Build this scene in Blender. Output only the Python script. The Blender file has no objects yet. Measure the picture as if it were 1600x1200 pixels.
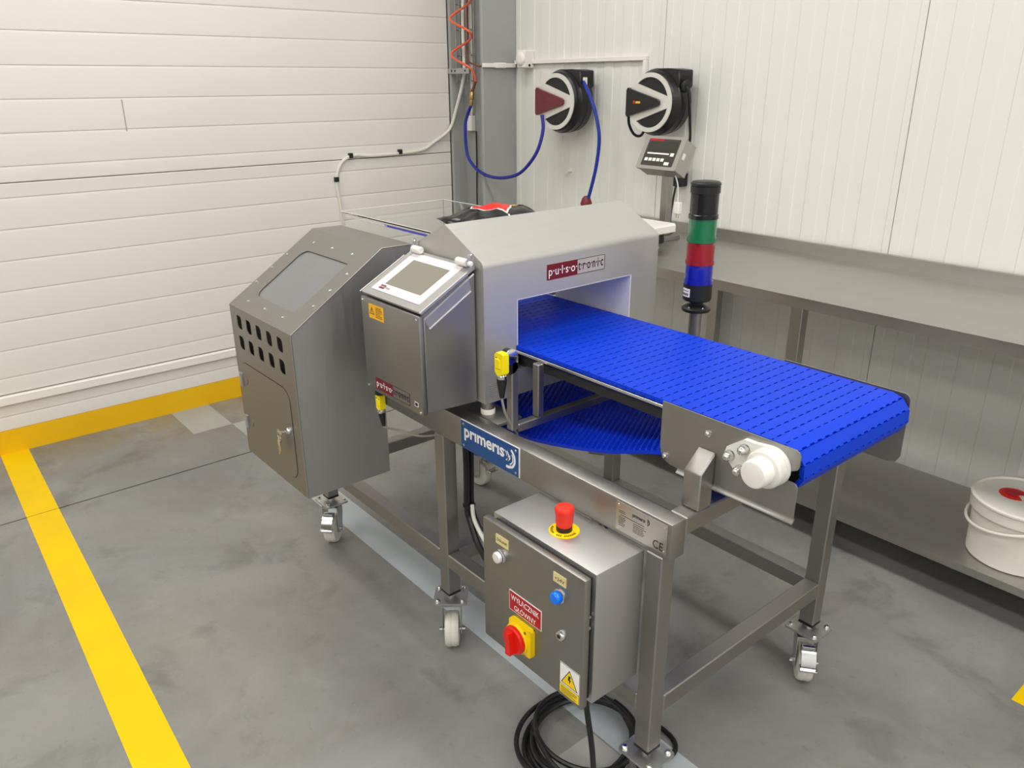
import bpy, bmesh, math, random
from mathutils import Vector, Matrix
random.seed(7)
C = bpy.context.scene.collection
PI = math.pi
# ------------------------------------------------------------------ camera, world, lights, exposure
cam_d = bpy.data.cameras.new('camera'); cam = bpy.data.objects.new('camera', cam_d); C.objects.link(cam)
bpy.context.scene.camera = cam
CF = Vector((-0.71849055, 0.59600746, -0.35853374)); CR = Vector((0.63993554, 0.76841204, -0.00504369)); CU = Vector((-0.27249557, 0.23306233, 0.93350314))
M = Matrix((CR, CU, -CF)).transposed().to_4x4(); M.translation = (2.19677, -1.21716, 1.48336)
cam.matrix_world = M
cam_d.sensor_width = 36.0; cam_d.lens = 1226.47 * 36 / 1600; cam_d.clip_start = 0.02
sc = bpy.context.scene
w = bpy.data.worlds.new('world'); sc.world = w; w.use_nodes = True
w.node_tree.nodes['Background'].inputs[0].default_value = (1.0, 0.97, 0.92, 1)
w.node_tree.nodes['Background'].inputs[1].default_value = 0.05
sc.view_settings.view_transform = 'Standard'; sc.view_settings.look = 'None'
sc.view_settings.exposure = 0.10; sc.view_settings.gamma = 1.0; sc.view_settings.use_curve_mapping = False
LAMPS = [(-0.1, 0.2), (-0.1, -1.9), (2.2, 0.2), (2.2, -1.9), (4.4, 0.2), (4.4, -1.9), (1.2, -4.0), (3.6, -4.0), (0.0, -6.2), (2.4, -6.2), (4.8, -6.2)]  # hall lamps out of view; last row added to soften shade under the table
LAMP_W = 28.5
for i, (lx, ly) in enumerate(LAMPS):
    for up in (0, 1):  # second light per lamp faces up, added to brighten the ceiling
        ld = bpy.data.lights.new('lamp_light', 'AREA'); ld.shape = 'RECTANGLE'; ld.size = 1.5; ld.size_y = 0.5
        ld.energy = LAMP_W * (0.32 if up else 1.0); ld.color = (1.0, 0.985, 0.95)
        lo = bpy.data.objects.new('lamp_light', ld); C.objects.link(lo); lo.location = (lx, ly, 3.56 if up else 3.44)
        if up: lo.rotation_euler = (PI, 0, 0)

# ------------------------------------------------------------------ materials
def mat(name, col, rough=0.5, metal=0.0, noise=0.0, nscale=8.0, stretch=None, rvar=0.0, bump=0.0, bscale=200.0, spec=0.5, trans=0.0, emit=None, alpha=1.0, ior=1.45, coat=0.0):
    m = bpy.data.materials.new(name); m.use_nodes = True
    nt = m.node_tree; N = nt.nodes; L = nt.links; b = N['Principled BSDF']
    b.inputs['Base Color'].default_value = (*col, 1); b.inputs['Roughness'].default_value = rough
    b.inputs['Metallic'].default_value = metal; b.inputs['Specular IOR Level'].default_value = spec
    b.inputs['Transmission Weight'].default_value = trans; b.inputs['IOR'].default_value = ior; b.inputs['Alpha'].default_value = alpha
    b.inputs['Coat Weight'].default_value = coat
    if emit: b.inputs['Emission Color'].default_value = (*emit[0], 1); b.inputs['Emission Strength'].default_value = emit[1]
    if noise or rvar or bump:
        g = N.new('ShaderNodeNewGeometry'); mp = N.new('ShaderNodeMapping'); L.new(g.outputs['Position'], mp.inputs[0])
        if stretch: mp.inputs['Scale'].default_value = stretch
    if noise or rvar:
        n = N.new('ShaderNodeTexNoise'); n.inputs['Scale'].default_value = nscale; n.inputs['Detail'].default_value = 6; L.new(mp.outputs[0], n.inputs['Vector'])
    if noise:
        mr = N.new('ShaderNodeMapRange'); mr.inputs[1].default_value = 0.3; mr.inputs[2].default_value = 0.7
        mr.inputs[3].default_value = 1 - noise; mr.inputs[4].default_value = 1 + noise; L.new(n.outputs[0], mr.inputs[0])
        mx = N.new('ShaderNodeMix'); mx.data_type = 'RGBA'; mx.blend_type = 'MULTIPLY'; mx.inputs[0].default_value = 1
        mx.inputs[6].default_value = (*col, 1); L.new(mr.outputs[0], mx.inputs[7]); L.new(mx.outputs[2], b.inputs['Base Color'])
    if rvar:
        mr = N.new('ShaderNodeMapRange'); mr.inputs[1].default_value = 0.3; mr.inputs[2].default_value = 0.7
        mr.inputs[3].default_value = rough - rvar; mr.inputs[4].default_value = rough + rvar; L.new(n.outputs[0], mr.inputs[0]); L.new(mr.outputs[0], b.inputs['Roughness'])
    if bump:
        n2 = N.new('ShaderNodeTexNoise'); n2.inputs['Scale'].default_value = bscale; n2.inputs['Detail'].default_value = 3; L.new(mp.outputs[0], n2.inputs['Vector'])
        bp = N.new('ShaderNodeBump'); bp.inputs['Strength'].default_value = bump; bp.inputs['Distance'].default_value = 0.001
        L.new(n2.outputs[0], bp.inputs['Height']); L.new(bp.outputs[0], b.inputs['Normal'])
    return m
def lin(r, g, b):
    f = lambda c: (c / 255 / 12.92) if c / 255 <= 0.04045 else ((c / 255 + 0.055) / 1.055) ** 2.4
    return (f(r), f(g), f(b))
STEEL_V = mat('brushed_steel_lit_vertical_grain', (0.52, 0.51, 0.50), 0.50, 1.0, 0.025, 4.0, (60, 60, 2), 0.03)  # base lightened to put the light on side faces into the colour
STEEL_H = mat('brushed_steel_cross_grain', (0.56, 0.545, 0.515), 0.50, 0.72, 0.025, 4.0, (60, 3, 60), 0.03)
STEEL_C = mat('brushed_steel_cabinet', (0.33, 0.32, 0.30), 0.45, 1.0, 0.025, 4.0, (50, 50, 2.5), 0.03)
STEEL_F = mat('satin_steel_tube', (0.36, 0.345, 0.325), 0.46, 1.0, 0.03, 14.0, None, 0.03)
STEEL_P = mat('bead_blasted_steel_plate', (0.38, 0.37, 0.35), 0.46, 1.0, 0.03, 10.0, None, 0.03)
STEEL_T = mat('steel_table_top', (0.47, 0.455, 0.43), 0.40, 1.0, 0.05, 3.0, (1.0, 4, 4), 0.06)
STEEL_R = mat('light_steel_name_plate', (0.52, 0.495, 0.45), 0.42, 1.0)
EDGE = mat('bright_cut_steel_edge', (0.75, 0.74, 0.72), 0.25, 1.0)
CHROME = mat('polished_steel', (0.72, 0.71, 0.69), 0.16, 1.0)
ZINC = mat('galvanised_steel', (0.58, 0.585, 0.57), 0.45, 1.0)
BRASS = mat('brass_fitting', (0.55, 0.36, 0.16), 0.35, 1.0)
WALL_L = mat('cream_painted_sheet_left', lin(226, 221, 214), 0.45, 0, 0.02, 1.5, None, 0.05)
WALL_B = mat('white_painted_sheet_back', lin(227, 226, 219), 0.38, 0, 0.015, 1.5, None, 0.05)
WALL_R = mat('cool_white_hall_wall', lin(238, 240, 246), 0.5)  # unseen wall, whitened and set near to brighten right-facing steel
WALL_F = mat('brown_grey_hall_wall', lin(104, 100, 92), 0.6)
WALL_O = mat('white_painted_hall_wall', lin(205, 200, 190), 0.6)
CEIL = mat('pale_ceiling_sheet', lin(158, 156, 150), 0.6)
WHITE_TRIM = mat('white_pvc_trim', lin(238, 232, 226), 0.4)
YEL = mat('yellow_floor_paint', lin(236, 194, 0), 0.55, 0, 0.05, 6.0, None, 0.08, 0.15, 90, spec=0.25)
YEL_B = mat('yellow_plinth_paint', lin(238, 186, 5), 0.45, 0, 0.03, 5.0)
GREY_COL = mat('grey_painted_column', lin(160, 161, 157), 0.42, 0, 0.03, 3.0)
BLUE = mat('blue_belt_plastic', lin(3, 58, 202), 0.50, 0, 0.03, 6.0, None, 0.04, 0.1, 300, spec=0.25)
BLUE_D = mat('blue_belt_plastic_underside', lin(10, 56, 215), 0.40, 0, 0.04, 30.0, spec=0.35)
BED = mat('dark_blue_slide_bed', lin(8, 18, 70), 0.5)
BLACK = mat('black_plastic', (0.012, 0.012, 0.013), 0.42, 0, 0.05, 30)
BLACKG = mat('black_gloss_plastic', (0.010, 0.010, 0.011), 0.22)
RUBBER = mat('black_rubber', (0.012, 0.012, 0.012), 0.5)
CABLE = mat('black_cable_sheath', (0.011, 0.011, 0.012), 0.36)
NYLON = mat('white_nylon_wheel', lin(226, 222, 210), 0.45, 0, 0.05, 30)
WPLAS = mat('white_plastic', lin(236, 233, 226), 0.4)
WBEAR = mat('white_bearing_housing', lin(226, 224, 216), 0.35, 0, 0.02, 40)
GREYP = mat('light_grey_plastic', lin(170, 168, 160), 0.45)
SILVER = mat('silver_painted_plastic', lin(222, 220, 212), 0.35, 0.3)
RED = mat('red_mushroom_plastic', lin(238, 52, 34), 0.42)
RED_K = mat('red_switch_plastic', lin(226, 28, 14), 0.35)
YELP = mat('yellow_switch_plastic', lin(250, 212, 0), 0.35)
YELC = mat('yellow_connector_plastic', lin(248, 226, 10), 0.4)
REDLAB = mat('red_label_print', lin(178, 18, 34), 0.4)
WPRINT = mat('white_print', lin(240, 238, 235), 0.5)
KPRINT = mat('black_print', (0.012, 0.011, 0.012), 0.5)
MAROON = mat('maroon_label_print', lin(112, 14, 34), 0.4)
MAROOND = mat('dark_maroon_print', lin(44, 8, 20), 0.4)
SIGNC = mat('pale_clear_label', lin(186, 176, 168), 0.4)
PLBLUE = mat('blue_name_plate', lin(6, 74, 138), 0.3)
BRASSLAB = mat('cream_engraved_plate', lin(222, 206, 150), 0.4)
ORANGE_L = mat('amber_warning_print', lin(246, 184, 20), 0.4)
LAMPW = mat('clear_lamp_lens', lin(236, 232, 232), 0.2, 0.3)
LAMPB = mat('blue_lamp_lens', lin(0, 110, 225), 0.15, 0, emit=(lin(0, 120, 240), 0.10))
TG = mat('green_lamp_lens', lin(0, 112, 66), 0.18, 0, coat=0.5)
TR = mat('red_lamp_lens', lin(152, 8, 26), 0.18, 0, coat=0.5)
TB = mat('blue_tower_lens', lin(14, 26, 158), 0.18, 0, coat=0.5)
LCD = mat('grey_lcd_glass', lin(130, 125, 112), 0.22)
LCDK = mat('dark_lcd', lin(52, 52, 44), 0.2)
DKPANEL = mat('dark_keypad_foil', lin(62, 58, 50), 0.4)
FRAMEW = mat('white_screen_bezel', lin(222, 216, 220), 0.35)
CLEAR = mat('clear_acrylic', (0.97, 0.98, 0.98), 0.02, 0, trans=1.0, ior=1.06)
CLEARB = mat('clear_polycarbonate_flap', (0.86, 0.86, 0.97), 0.03, 0, trans=0.92, ior=1.15)
ACRE = mat('frosted_acrylic_edge', lin(224, 218, 212), 0.35)
WINDOW = mat('smoked_window_sheet', lin(118, 120, 120), 0.14, 0, 0.05, 6.0, spec=0.6)
BELT_REFL = mat('painted_belt_reflection', lin(88, 84, 196), 0.3)
ORANGE = mat('orange_spiral_hose', lin(232, 104, 62), 0.35)
HOSEB = mat('blue_rubber_hose', lin(22, 52, 150), 0.4)
HOSED = mat('blue_pvc_hose', lin(28, 40, 140), 0.4)
WCAB = mat('white_cable_sheath', lin(222, 220, 208), 0.45)
GCAB = mat('grey_cable_sheath', lin(140, 136, 126), 0.45)
RCAB = mat('dark_red_cable', lin(120, 58, 50), 0.45)
REELRED = mat('maroon_reel_cover', lin(104, 34, 40), 0.28)
REELBODY = mat('black_reel_body', (0.010, 0.010, 0.011), 0.33)
HOSERED = mat('red_hose_stop', lin(122, 42, 42), 0.45)
BAGM = mat('black_foil_bag', (0.014, 0.014, 0.014), 0.25, 0, bump=0.6, bscale=30)
BAGR = mat('red_bag_label', lin(224, 40, 34), 0.4)
GOLD = mat('gold_bag_print', lin(196, 150, 60), 0.4)
DARKGAP = mat('dark_gasket', (0.010, 0.010, 0.010), 0.7)
DARKIN = mat('dark_inside', lin(60, 60, 62), 0.7)
BUCK = mat('white_bucket_plastic', lin(228, 224, 214), 0.4, 0, 0.02, 20)
BUCKLID = mat('translucent_white_lid', lin(214, 208, 202), 0.35)
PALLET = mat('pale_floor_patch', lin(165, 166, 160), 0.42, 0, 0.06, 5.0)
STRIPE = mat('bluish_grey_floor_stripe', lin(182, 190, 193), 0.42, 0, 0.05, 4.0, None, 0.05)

def floor_material():
    m = bpy.data.materials.new('sealed_grey_concrete'); m.use_nodes = True
    nt = m.node_tree; N = nt.nodes; L = nt.links; b = N['Principled BSDF']
    g = N.new('ShaderNodeNewGeometry')
    def noise(scale, det, dist=0.0, rough=0.6):
        n = N.new('ShaderNodeTexNoise'); n.inputs['Scale'].default_value = scale; n.inputs['Detail'].default_value = det
        n.inputs['Distortion'].default_value = dist; n.inputs['Roughness'].default_value = rough; L.new(g.outputs['Position'], n.inputs['Vector']); return n
    def ramp(src, stops):
        r = N.new('ShaderNodeValToRGB'); e = r.color_ramp.elements
        e[0].position, e[0].color = stops[0][0], (*stops[0][1], 1); e[1].position, e[1].color = stops[1][0], (*stops[1][1], 1)
        for p, c in stops[2:]:
            x = e.new(p); x.color = (*c, 1)
        L.new(src, r.inputs[0]); return r
    def mult(a, bb, f=1.0):
        x = N.new('ShaderNodeMix'); x.data_type = 'RGBA'; x.blend_type = 'MULTIPLY'; x.inputs[0].default_value = f
        L.new(a, x.inputs[6]); L.new(bb, x.inputs[7]); return x.outputs[2]
    base = ramp(noise(1.6, 5, 0.8).outputs[0], [(0.3, lin(123, 121, 117)), (0.7, lin(150, 148, 144)), (0.5, lin(136, 135, 131))])
    tint = ramp(noise(0.9, 3, 0.4).outputs[0], [(0.35, (0.97, 1.0, 1.02)), (0.65, (1.03, 1.0, 0.96))])
    stain = ramp(noise(4.2, 6, 0.45, 0.62).outputs[0], [(0.34, (0.66, 0.66, 0.64)), (0.45, (1, 1, 1))])
    speck = ramp(noise(38, 4, 0.3, 0.7).outputs[0], [(0.30, (0.74, 0.73, 0.70)), (0.42, (1, 1, 1))])
    pale = ramp(noise(7.0, 5, 0.8).outputs[0], [(0.58, (1, 1, 1)), (0.75, (1.13, 1.13, 1.13))])
    c = mult(mult(mult(mult(base.outputs[0], tint.outputs[0]), stain.outputs[0], 0.65), speck.outputs[0], 0.5), pale.outputs[0])
    sp_ = N.new('ShaderNodeSeparateXYZ'); L.new(g.outputs['Position'], sp_.inputs[0])
    near = N.new('ShaderNodeMapRange'); near.inputs[1].default_value = -1.05; near.inputs[2].default_value = -1.52; L.new(sp_.outputs['X'], near.inputs[0])
    dn = N.new('ShaderNodeMapRange'); dn.inputs[1].default_value = 0.42; dn.inputs[2].default_value = 0.60; L.new(noise(4.0, 6, 1.0).outputs[0], dn.inputs[0])
    mu = N.new('ShaderNodeMath'); mu.operation = 'MULTIPLY'; L.new(near.outputs[0], mu.inputs[0]); L.new(dn.outputs[0], mu.inputs[1])
    dm = N.new('ShaderNodeMix'); dm.data_type = 'RGBA'; dm.blend_type = 'MULTIPLY'; L.new(mu.outputs[0], dm.inputs[0]); L.new(c, dm.inputs[6]); dm.inputs[7].default_value = (0.95, 0.80, 0.55, 1); c = dm.outputs[2]
    L.new(c, b.inputs['Base Color'])
    rr = N.new('ShaderNodeMapRange'); rr.inputs[3].default_value = 0.30; rr.inputs[4].default_value = 0.55
    L.new(noise(2.4, 5, 0.6).outputs[0], rr.inputs[0]); L.new(rr.outputs[0], b.inputs['Roughness'])
    bp = N.new('ShaderNodeBump'); bp.inputs['Strength'].default_value = 0.12; bp.inputs['Distance'].default_value = 0.002
    L.new(noise(60, 4).outputs[0], bp.inputs['Height']); L.new(bp.outputs[0], b.inputs['Normal'])
    b.inputs['Specular IOR Level'].default_value = 0.4
    return m
FLOOR = floor_material()

# ------------------------------------------------------------------ mesh helpers
def nb(): return bmesh.new()
def bx(bm, x0, x1, y0, y1, z0, z1, bev=0.0, seg=1):
    g = bmesh.ops.create_cube(bm, size=1.0); vs = g['verts']
    for v in vs:
        v.co = Vector((x0 + (v.co.x + .5) * (x1 - x0), y0 + (v.co.y + .5) * (y1 - y0), z0 + (v.co.z + .5) * (z1 - z0)))
    if bev:
        es = list({e for v in vs for e in v.link_edges})
        bmesh.ops.bevel(bm, geom=es, offset=bev, segments=seg, affect='EDGES', profile=0.5)
    return bm
def basis(d):
    d = Vector(d).normalized(); a = Vector((0, 0, 1)) if abs(d.z) < .9 else Vector((1, 0, 0))
    u = d.cross(a).normalized(); return u, d.cross(u).normalized(), d
def lathe(bm, prof, o=(0, 0, 0), d=(0, 0, 1), seg=24, caps=True):
    u, v, d = basis(d); o = Vector(o); rings = []
    for r, h in prof:
        rings.append([bm.verts.new(o + d * h + (u * math.cos(2 * PI * k / seg) + v * math.sin(2 * PI * k / seg)) * max(r, 1e-5)) for k in range(seg)])
    for a, b in zip(rings, rings[1:]):
        for k in range(seg):
            bm.faces.new((a[k], a[(k + 1) % seg], b[(k + 1) % seg], b[k]))
    if caps:
        bm.faces.new(list(reversed(rings[0]))); bm.faces.new(rings[-1])
    bmesh.ops.recalc_face_normals(bm, faces=bm.faces)
    return bm
def cyl(bm, p0, p1, r, seg=16, r2=None):
    p0, p1 = Vector(p0), Vector(p1); return lathe(bm, [(r, 0), (r if r2 is None else r2, (p1 - p0).length)], p0, p1 - p0, seg)
def spline(pts, n=8, closed=False):
    P = [Vector(p) for p in pts]; out = []; m = len(P)
    for i in range(m if closed else m - 1):
        if closed: a, b, c, d = P[i - 1], P[i], P[(i + 1) % m], P[(i + 2) % m]
        else: a, b, c, d = P[max(i - 1, 0)], P[i], P[i + 1], P[min(i + 2, m - 1)]
        for k in range(n):
            t = k / n; out.append(.5 * ((2 * b) + (c - a) * t + (2 * a - 5 * b + 4 * c - d) * t * t + (3 * b - a - 3 * c + d) * t ** 3))
    if not closed: out.append(P[-1])
    return out
def tube(bm, pts, r, seg=8, n=8, smooth=True, closed=False):
    P = spline(pts, n, closed) if smooth else [Vector(p) for p in pts]
    rings = []; u = None
    for i, p in enumerate(P):
        t = (P[min(i + 1, len(P) - 1)] - P[max(i - 1, 0)]).normalized()
        if closed: t = (P[(i + 1) % len(P)] - P[i - 1]).normalized()
        if u is None: u = basis(t)[0]
        u = (u - t * u.dot(t)).normalized(); v = t.cross(u)
        rings.append([bm.verts.new(p + (u * math.cos(2 * PI * k / seg) + v * math.sin(2 * PI * k / seg)) * r) for k in range(seg)])
    pairs = list(zip(rings, rings[1:])) + ([(rings[-1], rings[0])] if closed else [])
    for a, b in pairs:
        for k in range(seg): bm.faces.new((a[k], a[(k + 1) % seg], b[(k + 1) % seg], b[k]))
    if not closed:
        bm.faces.new(list(reversed(rings[0]))); bm.faces.new(rings[-1])
    bmesh.ops.recalc_face_normals(bm, faces=bm.faces)
    return bm
def prism(bm, pts, axis, a0, a1, bev=0.0):
    """extrude a 2D outline along an axis; 'x': pts (y,z), 'y': pts (x,z), 'z': pts (x,y)"""
    f = {'x': lambda p, a: (a, p[0], p[1]), 'y': lambda p, a: (p[0], a, p[1]), 'z': lambda p, a: (p[0], p[1], a)}[axis]
    A = [bm.verts.new(f(p, a0)) for p in pts]; B = [bm.verts.new(f(p, a1)) for p in pts]; n = len(pts)
    fs = [bm.faces.new(A), bm.faces.new(list(reversed(B)))]
    for k in range(n): fs.append(bm.faces.new((A[k], B[k], B[(k + 1) % n], A[(k + 1) % n])))
    if bev:
        es = list({e for v in A + B for e in v.link_edges}); bmesh.ops.bevel(bm, geom=es, offset=bev, segments=1, affect='EDGES')
    bmesh.ops.recalc_face_normals(bm, faces=bm.faces)
    return bm
class Fr:
    """a flat face: origin, u, v; n = u x v"""
    def __init__(s, o, u, v): s.o = Vector(o); s.u = Vector(u).normalized(); s.v = Vector(v).normalized(); s.n = s.u.cross(s.v)
    def p(s, a, b, h=0.0): return s.o + s.u * a + s.v * b + s.n * h
def plate(bm, fr, pts, h0, h1):
    A = [bm.verts.new(fr.p(a, b, h0)) for a, b in pts]; B = [bm.verts.new(fr.p(a, b, h1)) for a, b in pts]; n = len(pts)
    bm.faces.new(list(reversed(A))); bm.faces.new(B)
    for k in range(n): bm.faces.new((A[k], A[(k + 1) % n], B[(k + 1) % n], B[k]))
    bmesh.ops.recalc_face_normals(bm, faces=bm.faces)
    return bm
def rect(a0, a1, b0, b1): return [(a0, b0), (a1, b0), (a1, b1), (a0, b1)]
def rrect(a0, a1, b0, b1, r, n=5, which=(1, 1, 1, 1)):
    out = []
    for i, (cx, cy, t) in enumerate(((a1 - r, b1 - r, 0), (a0 + r, b1 - r, 90), (a0 + r, b0 + r, 180), (a1 - r, b0 + r, 270))):
        if not which[i]:
            out.append(((a1, b1), (a0, b1), (a0, b0), (a1, b0))[i]); continue
        for k in range(n + 1):
            t2 = math.radians(t + 90 * k / n); out.append((cx + r * math.cos(t2), cy + r * math.sin(t2)))
    return out
def circ(cx, cy, r, n=20): return [(cx + r * math.cos(2 * PI * k / n), cy + r * math.sin(2 * PI * k / n)) for k in range(n)]
def arc_strip(bm, fr, cx, cy, r0, r1, a0, a1, h0, h1, n=14):
    outer = [(cx + r1 * math.cos(math.radians(a0 + (a1 - a0) * k / n)), cy + r1 * math.sin(math.radians(a0 + (a1 - a0) * k / n))) for k in range(n + 1)]
    inner = [(cx + r0 * math.cos(math.radians(a0 + (a1 - a0) * k / n)), cy + r0 * math.sin(math.radians(a0 + (a1 - a0) * k / n))) for k in range(n + 1)]
    for k in range(n): plate(bm, fr, [inner[k], outer[k], outer[k + 1], inner[k + 1]], h0, h1)
def ring_plate(bm, fr, outer, inner, h0, h1):
    n = len(outer)
    O0 = [bm.verts.new(fr.p(*q, h0)) for q in outer]; O1 = [bm.verts.new(fr.p(*q, h1)) for q in outer]
    I0 = [bm.verts.new(fr.p(*q, h0)) for q in inner]; I1 = [bm.verts.new(fr.p(*q, h1)) for q in inner]
    for k in range(n):
        j = (k + 1) % n
        bm.faces.new((O1[k], O1[j], I1[j], I1[k])); bm.faces.new((O0[j], O0[k], I0[k], I0[j]))
        bm.faces.new((O0[k], O0[j], O1[j], O1[k])); bm.faces.new((I0[j], I0[k], I1[k], I1[j]))
    bmesh.ops.recalc_face_normals(bm, faces=bm.faces)

# ------------------------------------------------------------------ objects
WL = {}
def tagit(o, label=None, cat=None, group=None, kind=None):
    if label: o['label'] = label
    if cat: o['category'] = cat
    if group: o['group'] = group
    if kind: o['kind'] = kind
    return o
def link(name, me, m, parent, wloc):
    o = bpy.data.objects.new(name, me); C.objects.link(o); WL[o.name] = Vector(wloc)
    o.location = wloc
    if parent is not None: o.parent = parent; o.location = Vector(wloc) - WL[parent.name]
    if m is not None and not me.materials: me.materials.append(m)
    return o
def ob(name, bm, m, parent=None, ang=35, kind=None, label=None):
    lo = Vector((1e9,) * 3); hi = -lo
    for v in bm.verts:
        for i in range(3): lo[i] = min(lo[i], v.co[i]); hi[i] = max(hi[i], v.co[i])
    c = Vector(((lo.x + hi.x) / 2, (lo.y + hi.y) / 2, lo.z))
    for v in bm.verts: v.co -= c
    me = bpy.data.meshes.new(name); bm.to_mesh(me); bm.free()
    for p in me.polygons: p.use_smooth = True
    me.set_sharp_from_angle(angle=math.radians(ang))
    return tagit(link(name, me, m, parent, c), label, kind=kind)
def thing(name, label, cat, loc, group=None):
    o = bpy.data.objects.new(name, None); C.objects.link(o); o.location = loc; o.empty_display_size = 0.05; WL[o.name] = Vector(loc)
    return tagit(o, label, cat, group)
def text(parent, s, fr, a0, a1, b0, b1, m, h=0.0006, th=0.0003, name='lettering', bold=0.0):
    cu = bpy.data.curves.new('t', 'FONT'); cu.body = s; cu.resolution_u = 3; cu.offset = bold
    to = bpy.data.objects.new('t', cu); C.objects.link(to)
    dg = bpy.context.evaluated_depsgraph_get(); me0 = bpy.data.meshes.new_from_object(to.evaluated_get(dg))
    bm = nb(); bm.from_mesh(me0)
    bpy.data.objects.remove(to); bpy.data.curves.remove(cu); bpy.data.meshes.remove(me0)
    xs = [v.co.x for v in bm.verts]; ys = [v.co.y for v in bm.verts]; x0, x1, y0, y1 = min(xs), max(xs), min(ys), max(ys)
    for v in bm.verts:
        v.co = fr.p(a0 + (v.co.x - x0) / (x1 - x0) * (a1 - a0), b0 + (v.co.y - y0) / (y1 - y0) * (b1 - b0), h)
    return ob(name, bm, m, parent)
def lines(bm, fr, a0, a1, bs, t, h, vary=True):
    for i, b in enumerate(bs):
        a = a0
        end = a1 - (random.random() * .3 * (a1 - a0) if vary else 0)
        while a < end - t:
            l = min(random.uniform(2.5, 6) * t, end - a); plate(bm, fr, rect(a, a + l, b, b + t), h, h + .0002); a += l + t * .7
def bolt(name, p, d, r, hgt, parent, m=None):
    bm = nb(); lathe(bm, [(r * 1.25, 0), (r * 1.25, hgt * .25), (r, hgt * .3), (r * .92, hgt * .75), (r * .55, hgt)], p, d, 10); return ob(name, bm, m or CHROME, parent)

# ------------------------------------------------------------------ the setting
fl = ob('floor', bx(nb(), -1.6, 5.3, -8.0, 1.7, -0.30, -0.012), DARKGAP); fl['kind'] = 'structure'
ob('concrete_slab', bx(nb(), -1.541, -0.887, -8.0, 1.655, -0.012, 0.0), FLOOR, fl)
ob('concrete_slab', bx(nb(), -0.877, 5.2, -8.0, 1.655, -0.012, 0.0), FLOOR, fl)
def stripe_y(x): return -.968 - .0225 * (x + 1.54)
for xa, xb, lb_ in ((-1.541, -0.8845, 'yellow painted floor stripe meeting the wall'), (-0.8815, 0.80, None)):
    ob('painted_stripe', prism(nb(), [(xa, stripe_y(xa)), (xb, stripe_y(xb)), (xb, stripe_y(xb) + .106), (xa, stripe_y(xa) + .106)], 'z', 0, .0006), YEL, fl, label=lb_)
ob('painted_stripe', bx(nb(), 1.79, 3.2, 0.778, 0.880, 0, 0.0006), YEL, fl)
for nm, a, m in (('pale_patch', (-1.541, -1.226, -0.256, -0.078), PALLET), ('pale_patch', (1.176, 1.345, -0.34, -0.123), PALLET), ('pale_patch', (-1.226, -0.892, -0.078, -0.012), PALLET)):
    ob(nm, bx(nb(), a[0], a[1], a[2], a[3], 0, 0.0004), m, fl)  # rectangles paler than the slab around them
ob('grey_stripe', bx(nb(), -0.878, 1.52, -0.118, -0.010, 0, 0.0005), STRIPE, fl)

# left wall: insulated panels with horizontal V grooves
def groove_profile(z0, z1, gs, x=-1.541):
    pts = [(x - .05, z0), (x - .003, z0), (x, z0 + .003)]
    for g in sorted(gs):
        if z0 + .02 < g < z1 - .02: pts += [(x, g - .011), (x - .0012, g - .003), (x - .0022, g + .001), (x, g + .006)]
    return pts + [(x, z1 - .003), (x - .003, z1), (x - .05, z1)]
wl = ob('wall_left', bx(nb(), -1.70, -1.60, -8.0, 1.70, 0, 4.0), WALL_O); wl['kind'] = 'structure'
def yz_panel(z0, z1, gs): return prism(nb(), groove_profile(z0, z1, gs), 'y', -8.0, 1.445)
ob('wall_panel', yz_panel(1.1215, 4.0, [1.18 + .1245 * k for k in range(23)]), WALL_L, wl, ang=10)
ob('wall_panel', yz_panel(0.262, 1.1185, [1.06, .937, .813, .690, .567, .447, .33]), WALL_L, wl, ang=10)
ob('plinth_panel', yz_panel(0.104, 0.222, [0.163]), WALL_L, wl, ang=10)
ob('sealing_strip', bx(nb(), -1.56, -1.525, -8.0, 1.44, 0.218, 0.258, 0.004), WHITE_TRIM, wl)
ob('yellow_band', bx(nb(), -1.58, -1.5395, -8.0, 1.44, 0.0, 0.104), YEL_B, wl)
ob('panel_scratch', bx(nb(), -1.542, -1.5407, -0.238, -0.233, 1.30, 1.425), GREYP, wl)
# back wall: vertical panels with micro ribs
wb = ob('wall_back', bx(nb(), -1.70, 5.3, 1.72, 1.80, 0, 4.0), WALL_O); wb['kind'] = 'structure'
def rib_profile(x0, x1, y=1.655, per=.1107):
    pts = [(x0, y + .05), (x0, y + .003), (x0 + .003, y)]
    n = round((x1 - x0) / per)
    for k in range(n):
        a = x0 + (x1 - x0) * k / n + per * .30
        pts += [(a, y), (a + .004, y + .0026), (a + per * .46, y + .0026), (a + per * .46 + .004, y)]
    return pts + [(x1 - .003, y), (x1, y + .003), (x1, y + .05)]
def wall_panel(x0, x1): return prism(nb(), rib_profile(x0 + .0012, x1 - .0012), 'z', 0, 4.0)
for a, b in ((-1.70, -1.33), (-1.33, -0.222), (-0.222, 0.885), (0.885, 1.992), (1.992, 3.1), (3.1, 4.2), (4.2, 5.2)):
    ob('wall_panel', wall_panel(a, b), WALL_B, wb, ang=10)
for nm, a in (('wall_right', (5.2, 5.3, -8.0, 1.7, 0, 4.0)), ('wall_front', (-1.7, 5.3, -8.1, -8.0, 0, 4.0)), ('ceiling', (-1.7, 5.3, -8.1, 1.8, 4.0, 4.1))):
    o = ob(nm, bx(nb(), *a), {'ceiling': CEIL, 'wall_front': WALL_F, 'wall_right': WALL_R}.get(nm, WALL_O)); o['kind'] = 'structure'
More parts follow.
